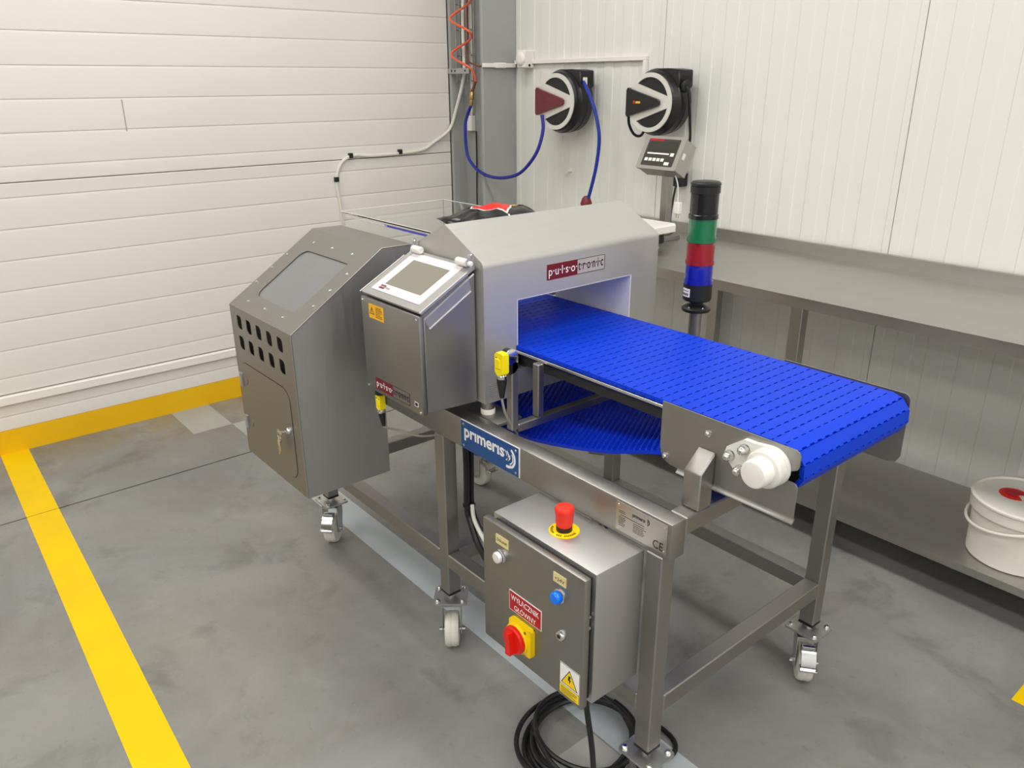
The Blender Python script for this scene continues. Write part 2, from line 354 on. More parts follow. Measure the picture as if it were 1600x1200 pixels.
for i, (lx, ly) in enumerate(LAMPS):
    o = ob('unseen_ceiling_lamp', bx(nb(), lx - .76, lx + .76, ly - .26, ly + .26, 3.45, 3.55, .01), WPLAS)  # unseen fixture added around each pair of lights
    tagit(o, 'unseen white batten lamp added under the pale hall ceiling', 'lamp', 'unseen ceiling lamps of the hall')

# steel column in the corner (H section)
t = thing('steel_column', 'grey painted steel column standing in the corner of the two walls', 'column', (-1.375, 1.54, 0))
ob('flange', bx(nb(), -1.235, -1.215, 1.43, 1.652, 0, 4.0, .003), GREY_COL, t)
ob('flange', bx(nb(), -1.536, -1.516, 1.447, 1.652, 0, 4.0, .003), GREY_COL, t)
ob('web', bx(nb(), -1.516, -1.235, 1.535, 1.547, 0, 4.0), GREY_COL, t)

# ------------------------------------------------------------------ belt conveyor on its castor frame
cv = thing('belt_conveyor', 'blue modular belt conveyor on a steel tube frame with white castors', 'conveyor', (0.70, 0.13, 0))
B = .0025
def tb(name, *a): return ob(name, bx(nb(), *a, B), STEEL_F, cv)
Y0, Y1, F0, F1 = -.2045, -.1645, .431, .469
LEGB = .1755
tb('leg', -.04, 0.0, Y0, Y1, LEGB, .652)
tb('leg', .662, .702, Y0, Y1, LEGB, .652)
tb('leg', 1.3725, 1.4125, Y0, Y1, LEGB, .652)
tb('leg', 1.3725, 1.4125, F0, F1, LEGB, .731)
tb('leg', .662, .702, F0, F1, LEGB, .731)
tb('leg', -.04, 0.0, F0, F1, LEGB, .731)
ob('side_beam', bx(nb(), -.04, 1.430, Y0, -.1626, .652, .731, .004, 2), STEEL_F, cv)
tb('cross_beam', 1.390, 1.430, -.1626, F0, .693, .731)
tb('cross_beam', -.04, 0.0, -.1626, F0, .69, .731)
tb('far_beam', 0.0, 1.430, F0 + .001, F1 - .001, .731, .771)
for a, b in ((0.0, .662), (.702, 1.3725)):
    tb('lower_rail', a, b, Y0, Y1, .2625, .305)
for a, b in ((0.0, .662), (.702, 1.3725)):
    tb('lower_rail', a, b, F0, F1, .2625, .305)
tb('lower_rail', 1.3725, 1.4125, Y1, F0, .2625, .305)
tb('lower_rail', .662, .702, Y1, F0, .2625, .305)
tb('lower_rail', -.04, 0.0, Y1, F0, .2625, .305)
for x, y in ((-.02, -.184), (.682, -.184), (1.3925, -.184), (1.3925, .45), (.682, .45), (-.02, .45)):
    ob('leg_cap', bx(nb(), x - .0195, x + .0195, y - .0195, y + .0195, LEGB - .006, LEGB), BLACK, cv)
# upstand brackets carrying the belt body
for s in (0, 1):
    p = [(-.132, .731), (-.0915, .731), (-.0915, .843), (-.132, .8073)]
    if s: p = [(2 * .1225 - a, b) for a, b in p]
    ob('upstand', prism(nb(), p, 'x', 1.390, 1.430, B), STEEL_F, cv)
# sensor support frame by the detector
tb('support_post', .905, .926, -.163, -.143, .731, .900)
tb('support_post', .905, .926, -.084, -.064, .744, .876)
tb('support_post', .905, .926, .318, .338, .744, .876)
tb('support_bar', .905, .926, -.143, F0, .723, .744)
# foot bracket welded to the beam
ob('foot_bracket', bx(nb(), .70, .872, -.1625, -.085, .7215, .731, .004, 2), STEEL_F, cv)
ob('foot_bracket', bx(nb(), .48, .56, -.1625, -.085, .7215, .731, .004, 2), STEEL_F, cv)
# castors: mounting plate with fork, wheel, lever, bolts
def caster_meshes():
    top = nb(); prism(top, rrect(-.046, .046, -.041, .041, .008), 'z', .150, .156); lathe(top, [(.011, 0), (.011, .02)], (0, 0, .1555), (0, 0, 1), 12)
    sw_ = nb(); lathe(sw_, [(.026, 0), (.029, .004), (.026, .013)], (0, 0, .137), (0, 0, 1), 20)
    a = nb()
    fork = [(-.026, .138), (.026, .138), (.024, .095), (.007, .042), (-.008, .034), (-.023, .042), (-.028, .060)]
    for y in (-.027, .0245): prism(a, fork, 'y', y, y + .0025)
    bx(a, -.026, .026, -.027, .027, .1335, .138)
    w = nb(); lathe(w, [(.030, -.0205), (.046, -.0185), (.0495, -.012), (.0495, -.003), (.0485, 0), (.0495, .003), (.0495, .012), (.046, .0185), (.030, .0205)], (-.008, 0, .0497), (0, 1, 0), 28)
    ax = nb(); lathe(ax, [(.006, -.036), (.006, .036)], (-.008, 0, .0497), (0, 1, 0), 8)
    br = nb(); prism(br, [(-.030, .122), (-.052, .116), (-.068, .096), (-.072, .082), (-.066, .084), (-.056, .104), (-.030, .114)], 'y', -.018, .018)
    bx(br, -.084, -.060, -.022, .022, .074, .080, .001); bx(br, -.050, -.036, -.016, .016, .118, .127, .001)
    bo = nb(); lathe(bo, [(.0065, 0), (.0065, .004), (.004, .007)], (0, 0, .156), (0, 0, 1), 8)
    out = {}
    for n, b_, m in (('caster', top, ZINC), ('swivel_seal', sw_, SEAL), ('fork', a, ZINC), ('wheel', w, NYLON), ('axle', ax, CHROME), ('brake_lever', br, CHROME), ('plate_bolt', bo, CHROME)):
        me = bpy.data.meshes.new(n); b_.to_mesh(me); b_.free(); me.materials.append(m)
        for p in me.polygons: p.use_smooth = True
        me.set_sharp_from_angle(angle=math.radians(35)); out[n] = me
    return out
SEAL = mat('blue_swivel_seal', lin(52, 48, 150), 0.4)
CM = caster_meshes()
def caster(x, y, plate_rot, fork_rot, brake=True):
    o = link('caster', CM['caster'], None, cv, (x, y, 0)); o.rotation_euler = (0, 0, math.radians(plate_rot))
    for n in ('swivel_seal', 'fork', 'wheel', 'axle', 'brake_lever'):
        if n == 'brake_lever' and not brake: continue
        k = bpy.data.objects.new(n, CM[n]); C.objects.link(k); k.parent = o; k.rotation_euler = (0, 0, math.radians(fork_rot - plate_rot))
    for bx_ in (-.034, .034):
        for by_ in (-.030, .030):
            k = bpy.data.objects.new('plate_bolt', CM['plate_bolt']); C.objects.link(k); k.parent = o; k.location = (bx_, by_, 0)
caster(-.02, -.184, 0, 134); caster(.682, -.184, 50, 142, False); caster(1.3925, -.184, 0, 150)
caster(1.3925, .45, 0, 128); caster(.682, .45, 10, 70); caster(-.02, .45, 20, 190)

# belt body: bed, rails, side plates
BX0, BY0, BY1 = -.200, -.064, .322
ob('slide_bed', bx(nb(), BX0 + .03, 1.545, BY0 + .013, BY1 - .013, .864, .8835), BED, cv)
for y0, y1 in ((BY0 - .004, BY0 + .012), (BY1 - .012, BY1 + .004)):
    ob('wear_rail', bx(nb(), BX0 + .03, 1.52, y0, y1, .8765, .8835, .001), EDGE, cv, label='bright steel edge rail under the belt')
ob('under_plate', bx(nb(), BX0 + .03, 1.50, BY0 + .03, BY1 - .03, .835, .8635), DARKIN, cv)
sp = [(1.2985, .9045), (1.2985, .815)] + [(1.2985 + .034 * (1 - math.cos(math.radians(a))), .811 - .034 * math.sin(math.radians(a))) for a in (20, 40, 60, 80)] + \
     [(1.338, .777), (1.5965, .777), (1.5965, .836), (1.5925, .842), (1.586, .8435), (1.545, .8435), (1.545, .8645), (1.584, .8645), (1.5925, .869), (1.5955, .875), (1.5955, .894), (1.592, .901), (1.5855, .9045)]
ob('side_plate', prism(nb(), sp, 'y', -.0912, -.0880), STEEL_P, cv)
spf = [(1.2985, .8935), (1.2985, .760), (1.318, .738)] + [(1.560, .738), (1.577, .743), (1.584, .757), (1.584, .882), (1.5805, .8895), (1.574, .8935)]
ob('side_plate', prism(nb(), spf, 'y', .3325, .3355), STEEL_P, cv)
lipn = nb()
prism(lipn, [(-.0912, .7775), (-.0880, .7775), (-.0890, .7730), (-.0925, .7685), (-.0960, .7670), (-.0972, .7695), (-.0940, .7715), (-.0918, .7750)], 'x', 1.345, 1.5985)
ob('bent_lip', lipn, STEEL_P, cv)
for y0, y1 in ((-.088, BY0 - .004), (BY1 + .004, .3325)):
    ob('roller_shaft', cyl(nb(), (1.549, y0, .850), (1.549, y1, .850), .016), BLACK, cv)
ob('drive_roller', cyl(nb(), (1.549, BY0 + .008, .850), (1.549, BY1 - .008, .850), .032, 24), BLACK, cv)
ob('end_roller', cyl(nb(), (BX0 + .03, BY0 + .008, .853), (BX0 + .03, BY1 - .008, .853), .030, 20), BLACK, cv)
for x, z in ((1.409, .874), (1.314, .793)): bolt('plate_screw', (x, -.0912, z), (0, -1, 0), .0055, .007, cv)
# belt modules
PITCH, TH = .0254, .009
def make_row(off):
    h = PITCH / 2; pts = [(-h + .0003, BY1), (-h + .0003, BY0), (h - .0003, BY0)]
    k = -1
    while True:
        a = BY0 + .006 + off + k * .025; b = a + .0145; k += 1
        if a > BY1 - .004: break
        a = max(a, BY0 + .003); b = min(b, BY1 - .003)
        if b - a < .004: continue
        pts += [(h - .0003, a), (h - .0034, a + .0006), (h - .0034, b - .0006), (h - .0003, b)]
    pts.append((h - .0003, BY1))
    bm = nb(); prism(bm, pts, 'z', -TH, 0)
    # hinge knuckles seen along the edges of the belt
    for y in (BY0 - .0015, BY1 - .0015): bx(bm, -h + .003, -h + .010, y, y + .003, -TH + .001, -.0025)
    me = bpy.data.meshes.new('belt_slat'); bm.to_mesh(me); bm.free(); me.materials.append(BLUE); return me
ROWS = [make_row(0), make_row(.0125)]
NX = 1.5485
nrow = int((NX - BX0 - .03) / PITCH)
for i in range(nrow):
    o = bpy.data.objects.new('belt_slat', ROWS[i % 2]); C.objects.link(o); o.parent = cv
    o.location = Vector((NX - PITCH * (i + .5), 0, .8935)) - WL[cv.name]
RN = .0435
for k in range(5):
    a = math.radians(90 - 17 - 34 * k)
    o = bpy.data.objects.new('belt_slat', ROWS[(k + 1) % 2]); C.objects.link(o); o.parent = cv
    o.location = Vector((NX + RN * .985 * math.cos(a), 0, .850 + RN * .985 * math.sin(a))) - WL[cv.name]; o.rotation_euler = (0, PI / 2 - a, 0)
# sagging return run, seen from above as the toothed inner side
prof = spline([(NX, 0, .8065), (1.42, 0, .806), (1.267, 0, .776), (1.118, 0, .7235), (.944, 0, .680), (.813, 0, .662), (.60, 0, .661), (.40, 0, .690), (.22, 0, .745), (.02, 0, .80), (-.165, 0, .824)], 8)
bm = nb(); L0 = []
for p in prof: L0.append([bm.verts.new((p.x, y, p.z + dz)) for y in (BY0 + .003, BY1 - .003) for dz in (0, -.008)])
for a, b in zip(L0, L0[1:]):
    for i, j in ((0, 2), (2, 3), (3, 1), (1, 0)): bm.faces.new((a[i], a[j], b[j], b[i]))
bm.faces.new((L0[0][0], L0[0][1], L0[0][3], L0[0][2])); bm.faces.new((L0[-1][0], L0[-1][2], L0[-1][3], L0[-1][1]))
bmesh.ops.recalc_face_normals(bm, faces=bm.faces)
ob('return_belt', bm, BLUE_D, cv)
bm = nb(); acc = 0.0; row = 0; STEP = .0085
for a, b in zip(prof, prof[1:]):
    d = b - a; l = d.length; t = d.normalized(); nn = Vector((0, 0, 1)) - t * t.z; nn.normalize()
    pos = (STEP - acc) % STEP
    while pos < l:
        q = a + t * pos; row += 1
        if .50 < q.x < 1.36:
            y = BY0 + .008 + (.0125 if row % 2 else 0)
            while y < BY1 - .006:
                c0 = Vector((q.x, y, q.z)); e1 = Vector((0, 1, 0))
                bv = [bm.verts.new(c0 + e1 * u_ * .0050 + t * v_ * .0030) for u_, v_ in ((-1, -1), (1, -1), (1, 1), (-1, 1))]
                tv = [bm.verts.new(c0 + e1 * u_ * .0034 + t * (v_ * .0010 - .0008) + nn * .0055) for u_, v_ in ((-1, -1), (1, -1), (1, 1), (-1, 1))]
                bm.faces.new(tv)
                for k in range(4): bm.faces.new((bv[k], bv[(k + 1) % 4], tv[(k + 1) % 4], tv[k]))
                y += .025
        pos += STEP
    acc = (acc + l) % STEP
bmesh.ops.recalc_face_normals(bm, faces=bm.faces)
ob('hinge_teeth', bm, BLUE_D, cv, kind='stuff')
for k in range(5): ob('guide_disc', lathe(nb(), [(.009, 0), (.011, .003), (.011, .012), (.009, .015)], (.775 + .028 * k, .184, .745), (1, 0, 0), 12), WPLAS, cv)
ob('guide_shaft', cyl(nb(), (.76, .184, .745), (.905, .184, .745), .005, 8), CHROME, cv)
# white flange bearing on the near plate
fr = Fr((0, -.0912, 0), (1, 0, 0), (0, 0, 1))
hub = (1.546, .862)
flg = [(1.454, .853), (1.458, .869), (1.492, .8945), (1.514, .8945)] + [(hub[0] + .036 * math.cos(math.radians(a)), hub[1] + .036 * math.sin(math.radians(a))) for a in range(95, -160, -15)] + [(1.494, .824), (1.480, .826)]
bm = nb(); plate(bm, fr, flg, 0, .011); bh = ob('bearing_housing', bm, WBEAR, cv)
ob('bearing_boss', lathe(nb(), [(.035, 0), (.035, .016), (.032, .020), (.027, .021)], (hub[0], -.1022, hub[1]), (0, -1, 0), 32), WBEAR, bh)
ob('bearing_cap', lathe(nb(), [(.0255, 0), (.0255, .024), (.0235, .0275), (.019, .029)], (hub[0], -.1232, hub[1]), (0, -1, 0), 32), WPLAS, bh)
for x, z in ((1.4675, .8555), (1.4965, .8775), (1.4905, .8345)):
    ob('dome_nut', lathe(nb(), [(.0105, 0), (.0105, .0015), (.0088, .002), (.0088, .010), (.0075, .015), (.0045, .0185), (.0015, .0195)], (x, -.1022, z), (0, -1, 0), 12), CHROME, bh)
# plates on the side beam
frb = Fr((0, Y0, 0), (1, 0, 0), (0, 0, 1))
bm = nb(); plate(bm, frb, rect(.786, 1.003, .6565, .7300), 0, .0022); pp = ob('name_plate', bm, WPRINT, cv, label='blue name plate with white lettering')
bm = nb(); plate(bm, frb, rect(.7862, 1.0005, .6567, .7283), .0022, .0026); ob('plate_face', bm, PLBLUE, pp)
text(pp, 'pr\u0131mer\u0131s', frb, .7985, .9505, .6785, .7110, WPRINT, .0029, bold=.028)
bm = nb()
cx, cz = .968, .694
arc_strip(bm, frb, cx - .005, cz, .0215, .0275, -62, 62, .0026, .0029)
arc_strip(bm, frb, cx - .004, cz + .001, .0155, .0185, -70, 40, .0026, .0029)
arc_strip(bm, frb, cx - .006, cz - .004, .0165, .0230, -105, -50, .0026, .0029)
arc_strip(bm, frb, cx - .016, cz + .002, .0125, .0160, -50, 60, .0026, .0029)
plate(bm, frb, [(cx - .013, cz - .008), (cx - .004, cz - .010), (cx + .004, cz - .002), (cx + .003, cz + .008), (cx - .004, cz - .002)], .0026, .0029)
arc_strip(bm, frb, cx - .020, cz + .004, .010, .0118, -10, 75, .0026, .0029)
ob('emblem', bm, WPRINT, pp)
for a in (.796, .991):
    for b in (.665, .7205): bolt('rivet', (a, Y0 - .0026, b), (0, -1, 0), .0028, .002, pp)
bm = nb(); plate(bm, frb, rect(1.294, 1.4215, .6635, .7258), 0, .0015); rp = ob('rating_plate', bm, STEEL_R, cv, label='small bare steel rating plate')
text(rp, 'pr\u0131mer\u0131s', frb, 1.336, 1.3675, .706, .714, KPRINT, .0018, bold=.02)
text(rp, 'CE', frb, 1.389, 1.4135, .668, .685, KPRINT, .0018)
bm = nb(); arc_strip(bm, frb, 1.372, .712, .005, .0068, -80, 80, .0015, .0018, 8); arc_strip(bm, frb, 1.371, .712, .0028, .0042, -60, 60, .0015, .0018, 8)
ob('emblem', bm, KPRINT, rp)
bm = nb(); lines(bm, frb, 1.3015, 1.320, [.7075, .704, .694, .6905, .687, .6835, .680, .676], .0012, .0015); lines(bm, frb, 1.306, 1.366, [.699], .0012, .0015, False); lines(bm, frb, 1.339, 1.372, [.694, .690, .6865, .683, .6795, .676], .0012, .0015)
ob('small_print', bm, KPRINT, rp)
for a in (1.300, 1.4155):
    for b in (.669, .7205): bolt('rivet', (a, Y0 - .0015, b), (0, -1, 0), .0022, .0016, rp)

# ------------------------------------------------------------------ metal detector tunnel
md = thing('metal_detector', 'steel tunnel housing with a gabled roof straddling the blue belt', 'detector', (.678, .14, .731))
X0, X1, DY0, DY1, ZB, ZE, ZR, XR = .533, .8234, -.160, .439, .766, 1.104, 1.1752, .678
OY0, OY1, OZ0, OZ1 = -.0605, .337, .832, 1.0071
bm = nb()
def gab(x0, x1, zb, ze, zr, r=.018):
    xr = (x0 + x1) / 2; sl = math.atan2(zr - ze, xr - x0); pts = [(x0, zb), (x1, zb)]
    tt = r * math.tan((PI / 2 - sl) / 2)
    c = (x1 - r, ze - tt)
    arc = [(c[0] + r * math.cos(math.radians(a) * (PI / 2 - sl) / (PI / 2)), c[1] + r * math.sin(math.radians(a) * (PI / 2 - sl) / (PI / 2))) for a in range(0, 91, 15)]
    k = (1 - math.cos(PI / 2 - sl)) * 0
    pts += arc + [(xr + .004, zr - .0015), (xr, zr), (xr - .004, zr - .0015)] + [(2 * xr - x, z) for x, z in reversed(arc)]
    return pts
prism(bm, gab(X0, X1, OZ1, ZE, ZR), 'y', DY0, DY1)
bx(bm, X0, X1, DY0, OY0, ZB, OZ1); bx(bm, X0, X1, OY1, DY1, ZB, OZ1); bx(bm, X0, X1, OY0, OY1, ZB, OZ0)
ob('housing', bm, STEEL_H, md, ang=30)
LT = .003
bm = nb()
bx(bm, X0 - .002, X1 - .0012, OY0 + .0002, OY0 + LT, OZ0, OZ1 - .0002); bx(bm, X0 - .002, X1 - .0012, OY1 - LT, OY1 - .0002, OZ0, OZ1 - .0002); bx(bm, X0 - .002, X1 - .0012, OY0 + LT, OY1 - LT, OZ1 - LT, OZ1 - .0002)
ob('tunnel_lining', bm, WPLAS, md, label='white plastic tunnel lining')
for x, y in ((.800, -.135), (.556, -.135), (.800, .40), (.556, .40)):
    zf = .731 if y < 0 else .7325
    if y > 0: continue
    ob('foot', lathe(nb(), [(.0165, 0), (.0165, .0335)], (x, y, zf + .0015), (0, 0, 1), 20), STEEL_F, md)
    ob('foot_ring', lathe(nb(), [(.0175, 0), (.0180, .002), (.0180, .011), (.0175, .013)], (x, y, zf), (0, 0, 1), 20), WPLAS, md)
frx = Fr((X1, 0, 0), (0, 1, 0), (0, 0, 1))
def brand_sign(parent, fr, a0, a1, b0, b1, field):
    mid = a0 + (a1 - a0) * .515; hgt = b1 - b0; w_ = a1 - a0
    bm = nb(); plate(bm, fr, rect(a0, a1, b0, b1), 0, .0006); s = ob('brand_sign', bm, field, parent)
    bm = nb(); plate(bm, fr, rect(a0, mid, b0, b1), .0006, .0009); ob('maroon_field', bm, MAROON, s)
    bm = nb(); e = hgt * .035
    for r_ in (rect(mid, a1, b0, b0 + e), rect(mid, a1, b1 - e, b1), rect(a1 - e, a1, b0, b1)): plate(bm, fr, r_, .0006, .0009)
    ob('border', bm, MAROOND, s)
    text(s, 'p\u00b7u\u00b7l\u00b7s\u00b7o\u00b7', fr, a0 + w_ * .03, mid - w_ * .01, b0 + hgt * .10, b0 + hgt * .82, WPRINT, .0012, bold=.006)
    text(s, 't\u00b7r\u00b7o\u00b7n\u00b7i\u00b7c', fr, mid + w_ * .012, a1 - w_ * .03, b0 + hgt * .26, b0 + hgt * .86, MAROOND, .0012, bold=.010)
    return s
brand_sign(md, frx, .032, .231, 1.0370, 1.0755, SIGNC)
bm = nb(); lines(bm, frx, -.148, -.105, [.812, .807, .801, .796, .791, .786, .781], .0016, .0001); ob('small_print', bm, GCAB, md)

# ------------------------------------------------------------------ operator terminal
ot = thing('operator_terminal', 'steel control box with a sloped touch screen fixed beside the detector', 'control box', (.675, -.24, .771))
HX0, HX1 = .551, .7985
def slope(y): return 1.011 + (y + .322) * .0845 / .158
ob('enclosure', prism(nb(), [(-.309, .7745), (-.1645, .7665), (-.1645, 1.083), (-.309, .999)], 'x', HX0 + .003, HX1, .003), STEEL_P, ot)
ob('front_cover', bx(nb(), HX0 - .002, HX1 + .001, -.322, -.3095, .771, 1.0075, .0025, 2), STEEL_C, ot)
ob('gasket', bx(nb(), HX0 + .001, HX1 - .001, -.3098, -.3088, .774, 1.004), DARKGAP, ot)
ob('gasket', prism(nb(), [(-.3085, .9995), (-.166, 1.0825), (-.166, 1.0875), (-.3085, 1.006)], 'x', HX0 + .004, HX1 - .002), DARKGAP, ot)
su = Vector((0, .158, .0845)).normalized()
fs = Fr((0, -.322, 1.011), (1, 0, 0), su)          # v measured up the slope
def vs(y): return (y + .322) / su.y
bm = nb(); plate(bm, fs, rrect(HX0 - .006, HX1 + .002, vs(-.316), vs(-.165), .004), -.003, .003); lid = ob('lid', bm, STEEL_V, ot)
bm = nb(); plate(bm, fs, rrect(.567, .773, vs(-.300), vs(-.174), .003), .003, .0045); scn = ob('touch_screen', bm, FRAMEW, ot, label='white framed touch screen')
bm = nb(); plate(bm, fs, rect(.597, .7475, vs(-.278), vs(-.1945)), .0045, .0049); ob('display', bm, LCD, scn)
bm = nb(); plate(bm, fs, rect(.590, .612, vs(-.2935), vs(-.2825)), .0045, .0049); ob('logo_patch', bm, MAROON, scn)
text(scn, 'pulso', fs, .591, .611, vs(-.291), vs(-.285), WPRINT, .0052); text(scn, 'tronic', fs, .614, .634, vs(-.291), vs(-.285), MAROON, .0052)
# hinged clear splash cover, side flaps hanging over both edges
for x, dx, nm in ((HX1 + .0035, .012, 'clear_flap'), (HX0 - .0075, -.012, 'clear_flap')):
    bm = nb(); s_ = 1 if dx > 0 else -1
    A = [fs.p(x, vs(-.318), .004), fs.p(x, vs(-.188), .004)]; Bq = [A[0] + Vector((dx, .016, -.036)), A[1] + Vector((dx, .001, -.040))]
    off = Vector((s_ * .002, 0, .0006)); q = [A[0], A[1], Bq[1], Bq[0]]
    v0 = [bm.verts.new(c) for c in q]; v1 = [bm.verts.new(c + off) for c in q]
    bm.faces.new(v0); bm.faces.new(list(reversed(v1)))
    for k in range(4): bm.faces.new((v0[k], v1[k], v1[(k + 1) % 4], v0[(k + 1) % 4]))
    bmesh.ops.recalc_face_normals(bm, faces=bm.faces)
    fp = ob(nm, bm, CLEARB, ot, label='clear plastic flap over the side of the screen')
    ob('flap_edge', tube(nb(), [Bq[0], Bq[1]], .0020, 6, 1, False), ACRE, fp); ob('flap_edge', tube(nb(), [A[0], A[1]], .0012, 6, 1, False), ACRE, fp)
for x, s_ in ((HX0 + .014, -1), (HX1 - .050, 1)):
    p = fs.p(x, vs(-.171), .014); ob('cover_knob', lathe(nb(), [(.007, 0), (.009, .003), (.009, .034), (.007, .037)], p, (1, 0, 0), 16), WPLAS, ot)
    bp_ = fs.p(x + (.042 if s_ > 0 else -.004), vs(-.171), 0)
    fb = Fr(bp_, (0, 1, 0), (0, 0, 1)); bm = nb(); plate(bm, fb, [(-.014, -.004), (.006, .004), (.010, .030), (.002, .036), (-.006, .030)], -.0015, .0015); ob('hinge_plate', bm, CLEARB, ot)
    ob('hinge_screw', lathe(nb(), [(.004, -.004), (.005, -.002), (.005, .002), (.004, .004)], bp_ + Vector((0, .003, .028)), (1, 0, 0), 10), CHROME, ot)
ob('cover_knob', lathe(nb(), [(.005, 0), (.006, .002), (.006, .008), (.004, .010)], fs.p(HX1 - .004, vs(-.171), .014), (1, 0, 0), 14), WPLAS, ot)
frh = Fr((0, -.322, 0), (1, 0, 0), (0, 0, 1))
brand_sign(ot, frh, .595, .747, .7815, .812, STEEL_C)
bm = nb(); plate(bm, frh, rect(.585, .652, .9615, .9965), 0, .0005); wlb = ob('warning_label', bm, ORANGE_L, ot, label='small amber warning label')
bm = nb(); tri = [(.589, .972), (.610, .972), (.5995, .990)]
for k in range(3):
    a, b = Vector((*tri[k], 0)), Vector((*tri[(k + 1) % 3], 0)); d = (b - a).normalized(); n_ = Vector((-d.y, d.x, 0)) * .0014
    plate(bm, frh, [(a.x, a.y), (b.x, b.y), (b.x + n_.x, b.y + n_.y), (a.x + n_.x, a.y + n_.y)], .0005, .0008)
plate(bm, frh, [(.5990, .985), (.6005, .984), (.5995, .980), (.6010, .979), (.5985, .974), (.5990, .978), (.5978, .979)], .0005, .0008)
lines(bm, frh, .616, .646, [.990, .9865, .983, .979, .975, .971, .967], .0016, .0005)
ob('pictogram', bm, KPRINT, wlb)
bm = nb(); plate(bm, frh, rect(.767, .782, .789, .800), 0, .0005); sq = ob('square_label', bm, WPRINT, ot); bm = nb(); plate(bm, frh, rect(.769, .780, .7905, .7985), .0005, .0007); plate(bm, frh, rect(.771, .774, .7925, .7965), .0007, .0009); ob('label_mark', bm, KPRINT, sq)
for x, z in ((.558, .999), (.791, .999), (.558, .780), (.791, .778)): bolt('cover_screw', (x, -.322, z), (0, -1, 0), .0032, .0025, ot)
# sensor plugs
def sensor_plug(name, label, top, bend, cable_pts, big):
    o = thing(name, label, 'plug', top)
    T = Vector(top); k = 1.0 if big else .8
    bm = nb()
    x, y, z = T
    prism(bm, rrect(x - .013 * k, x + .013 * k, z - .052 * k, z, .006 * k), 'y', y - .010 * k, y + .010 * k, .002)
    bx(bm, x - .009 * k, x + .009 * k, y - .013 * k, y + .008 * k, z - .036 * k, z - .012 * k, .002)
    ob('plug_body', bm, YELC, o, label='yellow plug body')
    bm = nb()
    for dx, dz in ((-.006, -.012), (.006, -.013)): lathe(bm, [(.0022, 0), (.0022, .0008)], (x + dx * k, y - .0102 * k, z + dz * k), (0, -1, 0), 8)
    ob('contact_hole', bm, BLACK, o)
    ob('coupling_nut', lathe(nb(), [(.011 * k, 0), (.0125 * k, .002), (.0125 * k, .009), (.011 * k, .011)], (x, y, z - .063 * k), (0, 0, 1), 14), CHROME, o)
    ob('strain_relief', lathe(nb(), [(.0055 * k, 0), (.0065 * k, .006), (.0115 * k, .036), (.012 * k, .044)], (x + bend[0], y + bend[1], z - .107 * k), (-bend[0], -bend[1], .044), 14), BLACK, o)
    ob('cable', tube(nb(), [(x + bend[0], y + bend[1], z - .105 * k)] + cable_pts, .0030, 7, 8), GCAB, o)
    return o
sensor_plug('sensor_plug', 'larger yellow plug with black sleeve beside the blue belt entry', (.9170, -.1850, .9270), (.002, -.002), [(.921, -.186, .805), (.923, -.178, .775), (.918, -.150, .730), (.900, -.125, .70), (.86, -.10, .64)], True)
sh_ = ob('sensor_head', lathe(nb(), [(.0165, 0), (.0175, .003), (.0175, .014), (.015, .016)], (.910, -.160, .888), (1, 0, 0), 20), BLACK, cv, label='black sensor head on the post')
ob('sensor_ring', lathe(nb(), [(.0180, 0), (.0180, .003), (.0165, .004)], (.924, -.166, .914), (1, 0, 0), 20), CHROME, sh_)
ob('sensor_disc', lathe(nb(), [(.0172, 0), (.0172, .016)], (.9085, -.166, .914), (1, 0, 0), 20), BLACK, sh_)
sensor_plug('sensor_plug', 'smaller yellow plug hanging under the sloped screen box', (.5705, -.300, .752), (.004, .002), [(.577, -.296, .662), (.600, -.256, .646), (.66, -.235, .648), (.70, -.15, .650)], False)
ob('plug_socket', lathe(nb(), [(.012, 0), (.012, .020)], (.5705, -.300, .7525), (0, 0, 1), 12), BLACK, ot)

# ------------------------------------------------------------------ switch cabinet on the side beam
sw = thing('switch_cabinet', 'steel switch cabinet with main switch and emergency button hung on the frame', 'cabinet', (1.222, -.28, .355))
ob('body', bx(nb(), 1.072, 1.3705, -.3355, -.2050, .3555, .6520, .003, 2), STEEL_V, sw)
ob('gasket', bx(nb(), 1.084, 1.361, -.3505, -.3350, .366, .642), DARKGAP, sw)
dr = ob('door', bx(nb(), 1.0745, 1.3725, -.3665, -.3500, .3600, .6530, .003, 2), STEEL_C, sw)
for z in (.56, .535): ob('hinge_screw', lathe(nb(), [(.004, 0), (.003, .004)], (1.361, -.343, z), (1, 0, 0), 8), CHROME, sw)
frd = Fr((0, -.3665, 0), (1, 0, 0), (0, 0, 1))
def lab(parent, name, m, a0, a1, b0, b1, th=.0015, fr=frd, label=None):
    bm = nb(); plate(bm, fr, rect(a0, a1, b0, b1), 0, th); return ob(name, bm, m, parent, label=label)
l1 = lab(sw, 'legend_plate', BRASSLAB, 1.120, 1.159, .6135, .6345, .0025); text(l1, 'ZASILANIE', frd, 1.123, 1.156, .6210, .6275, KPRINT, .0028)
l2 = lab(sw, 'legend_plate', BRASSLAB, 1.2915, 1.3255, .6140, .6340, .0025); text(l2, '+24V', frd, 1.296, 1.322, .6200, .6275, KPRINT, .0028)
def pilot(x, z, m, label):
    o = ob('pilot_lamp', lathe(nb(), [(.0145, 0), (.0145, .004), (.013, .005)], (x, -.3665, z), (0, -1, 0), 24), CHROME, sw, label=label)
    ob('lens', lathe(nb(), [(.0122, 0), (.0122, .010), (.0105, .0125), (.005, .0135)], (x, -.3715, z), (0, -1, 0), 24), m, o)
    ob('lens_ring', lathe(nb(), [(.0128, 0), (.0128, .0015)], (x, -.3745, z), (0, -1, 0), 24), BLACK if m is LAMPW else m, o)
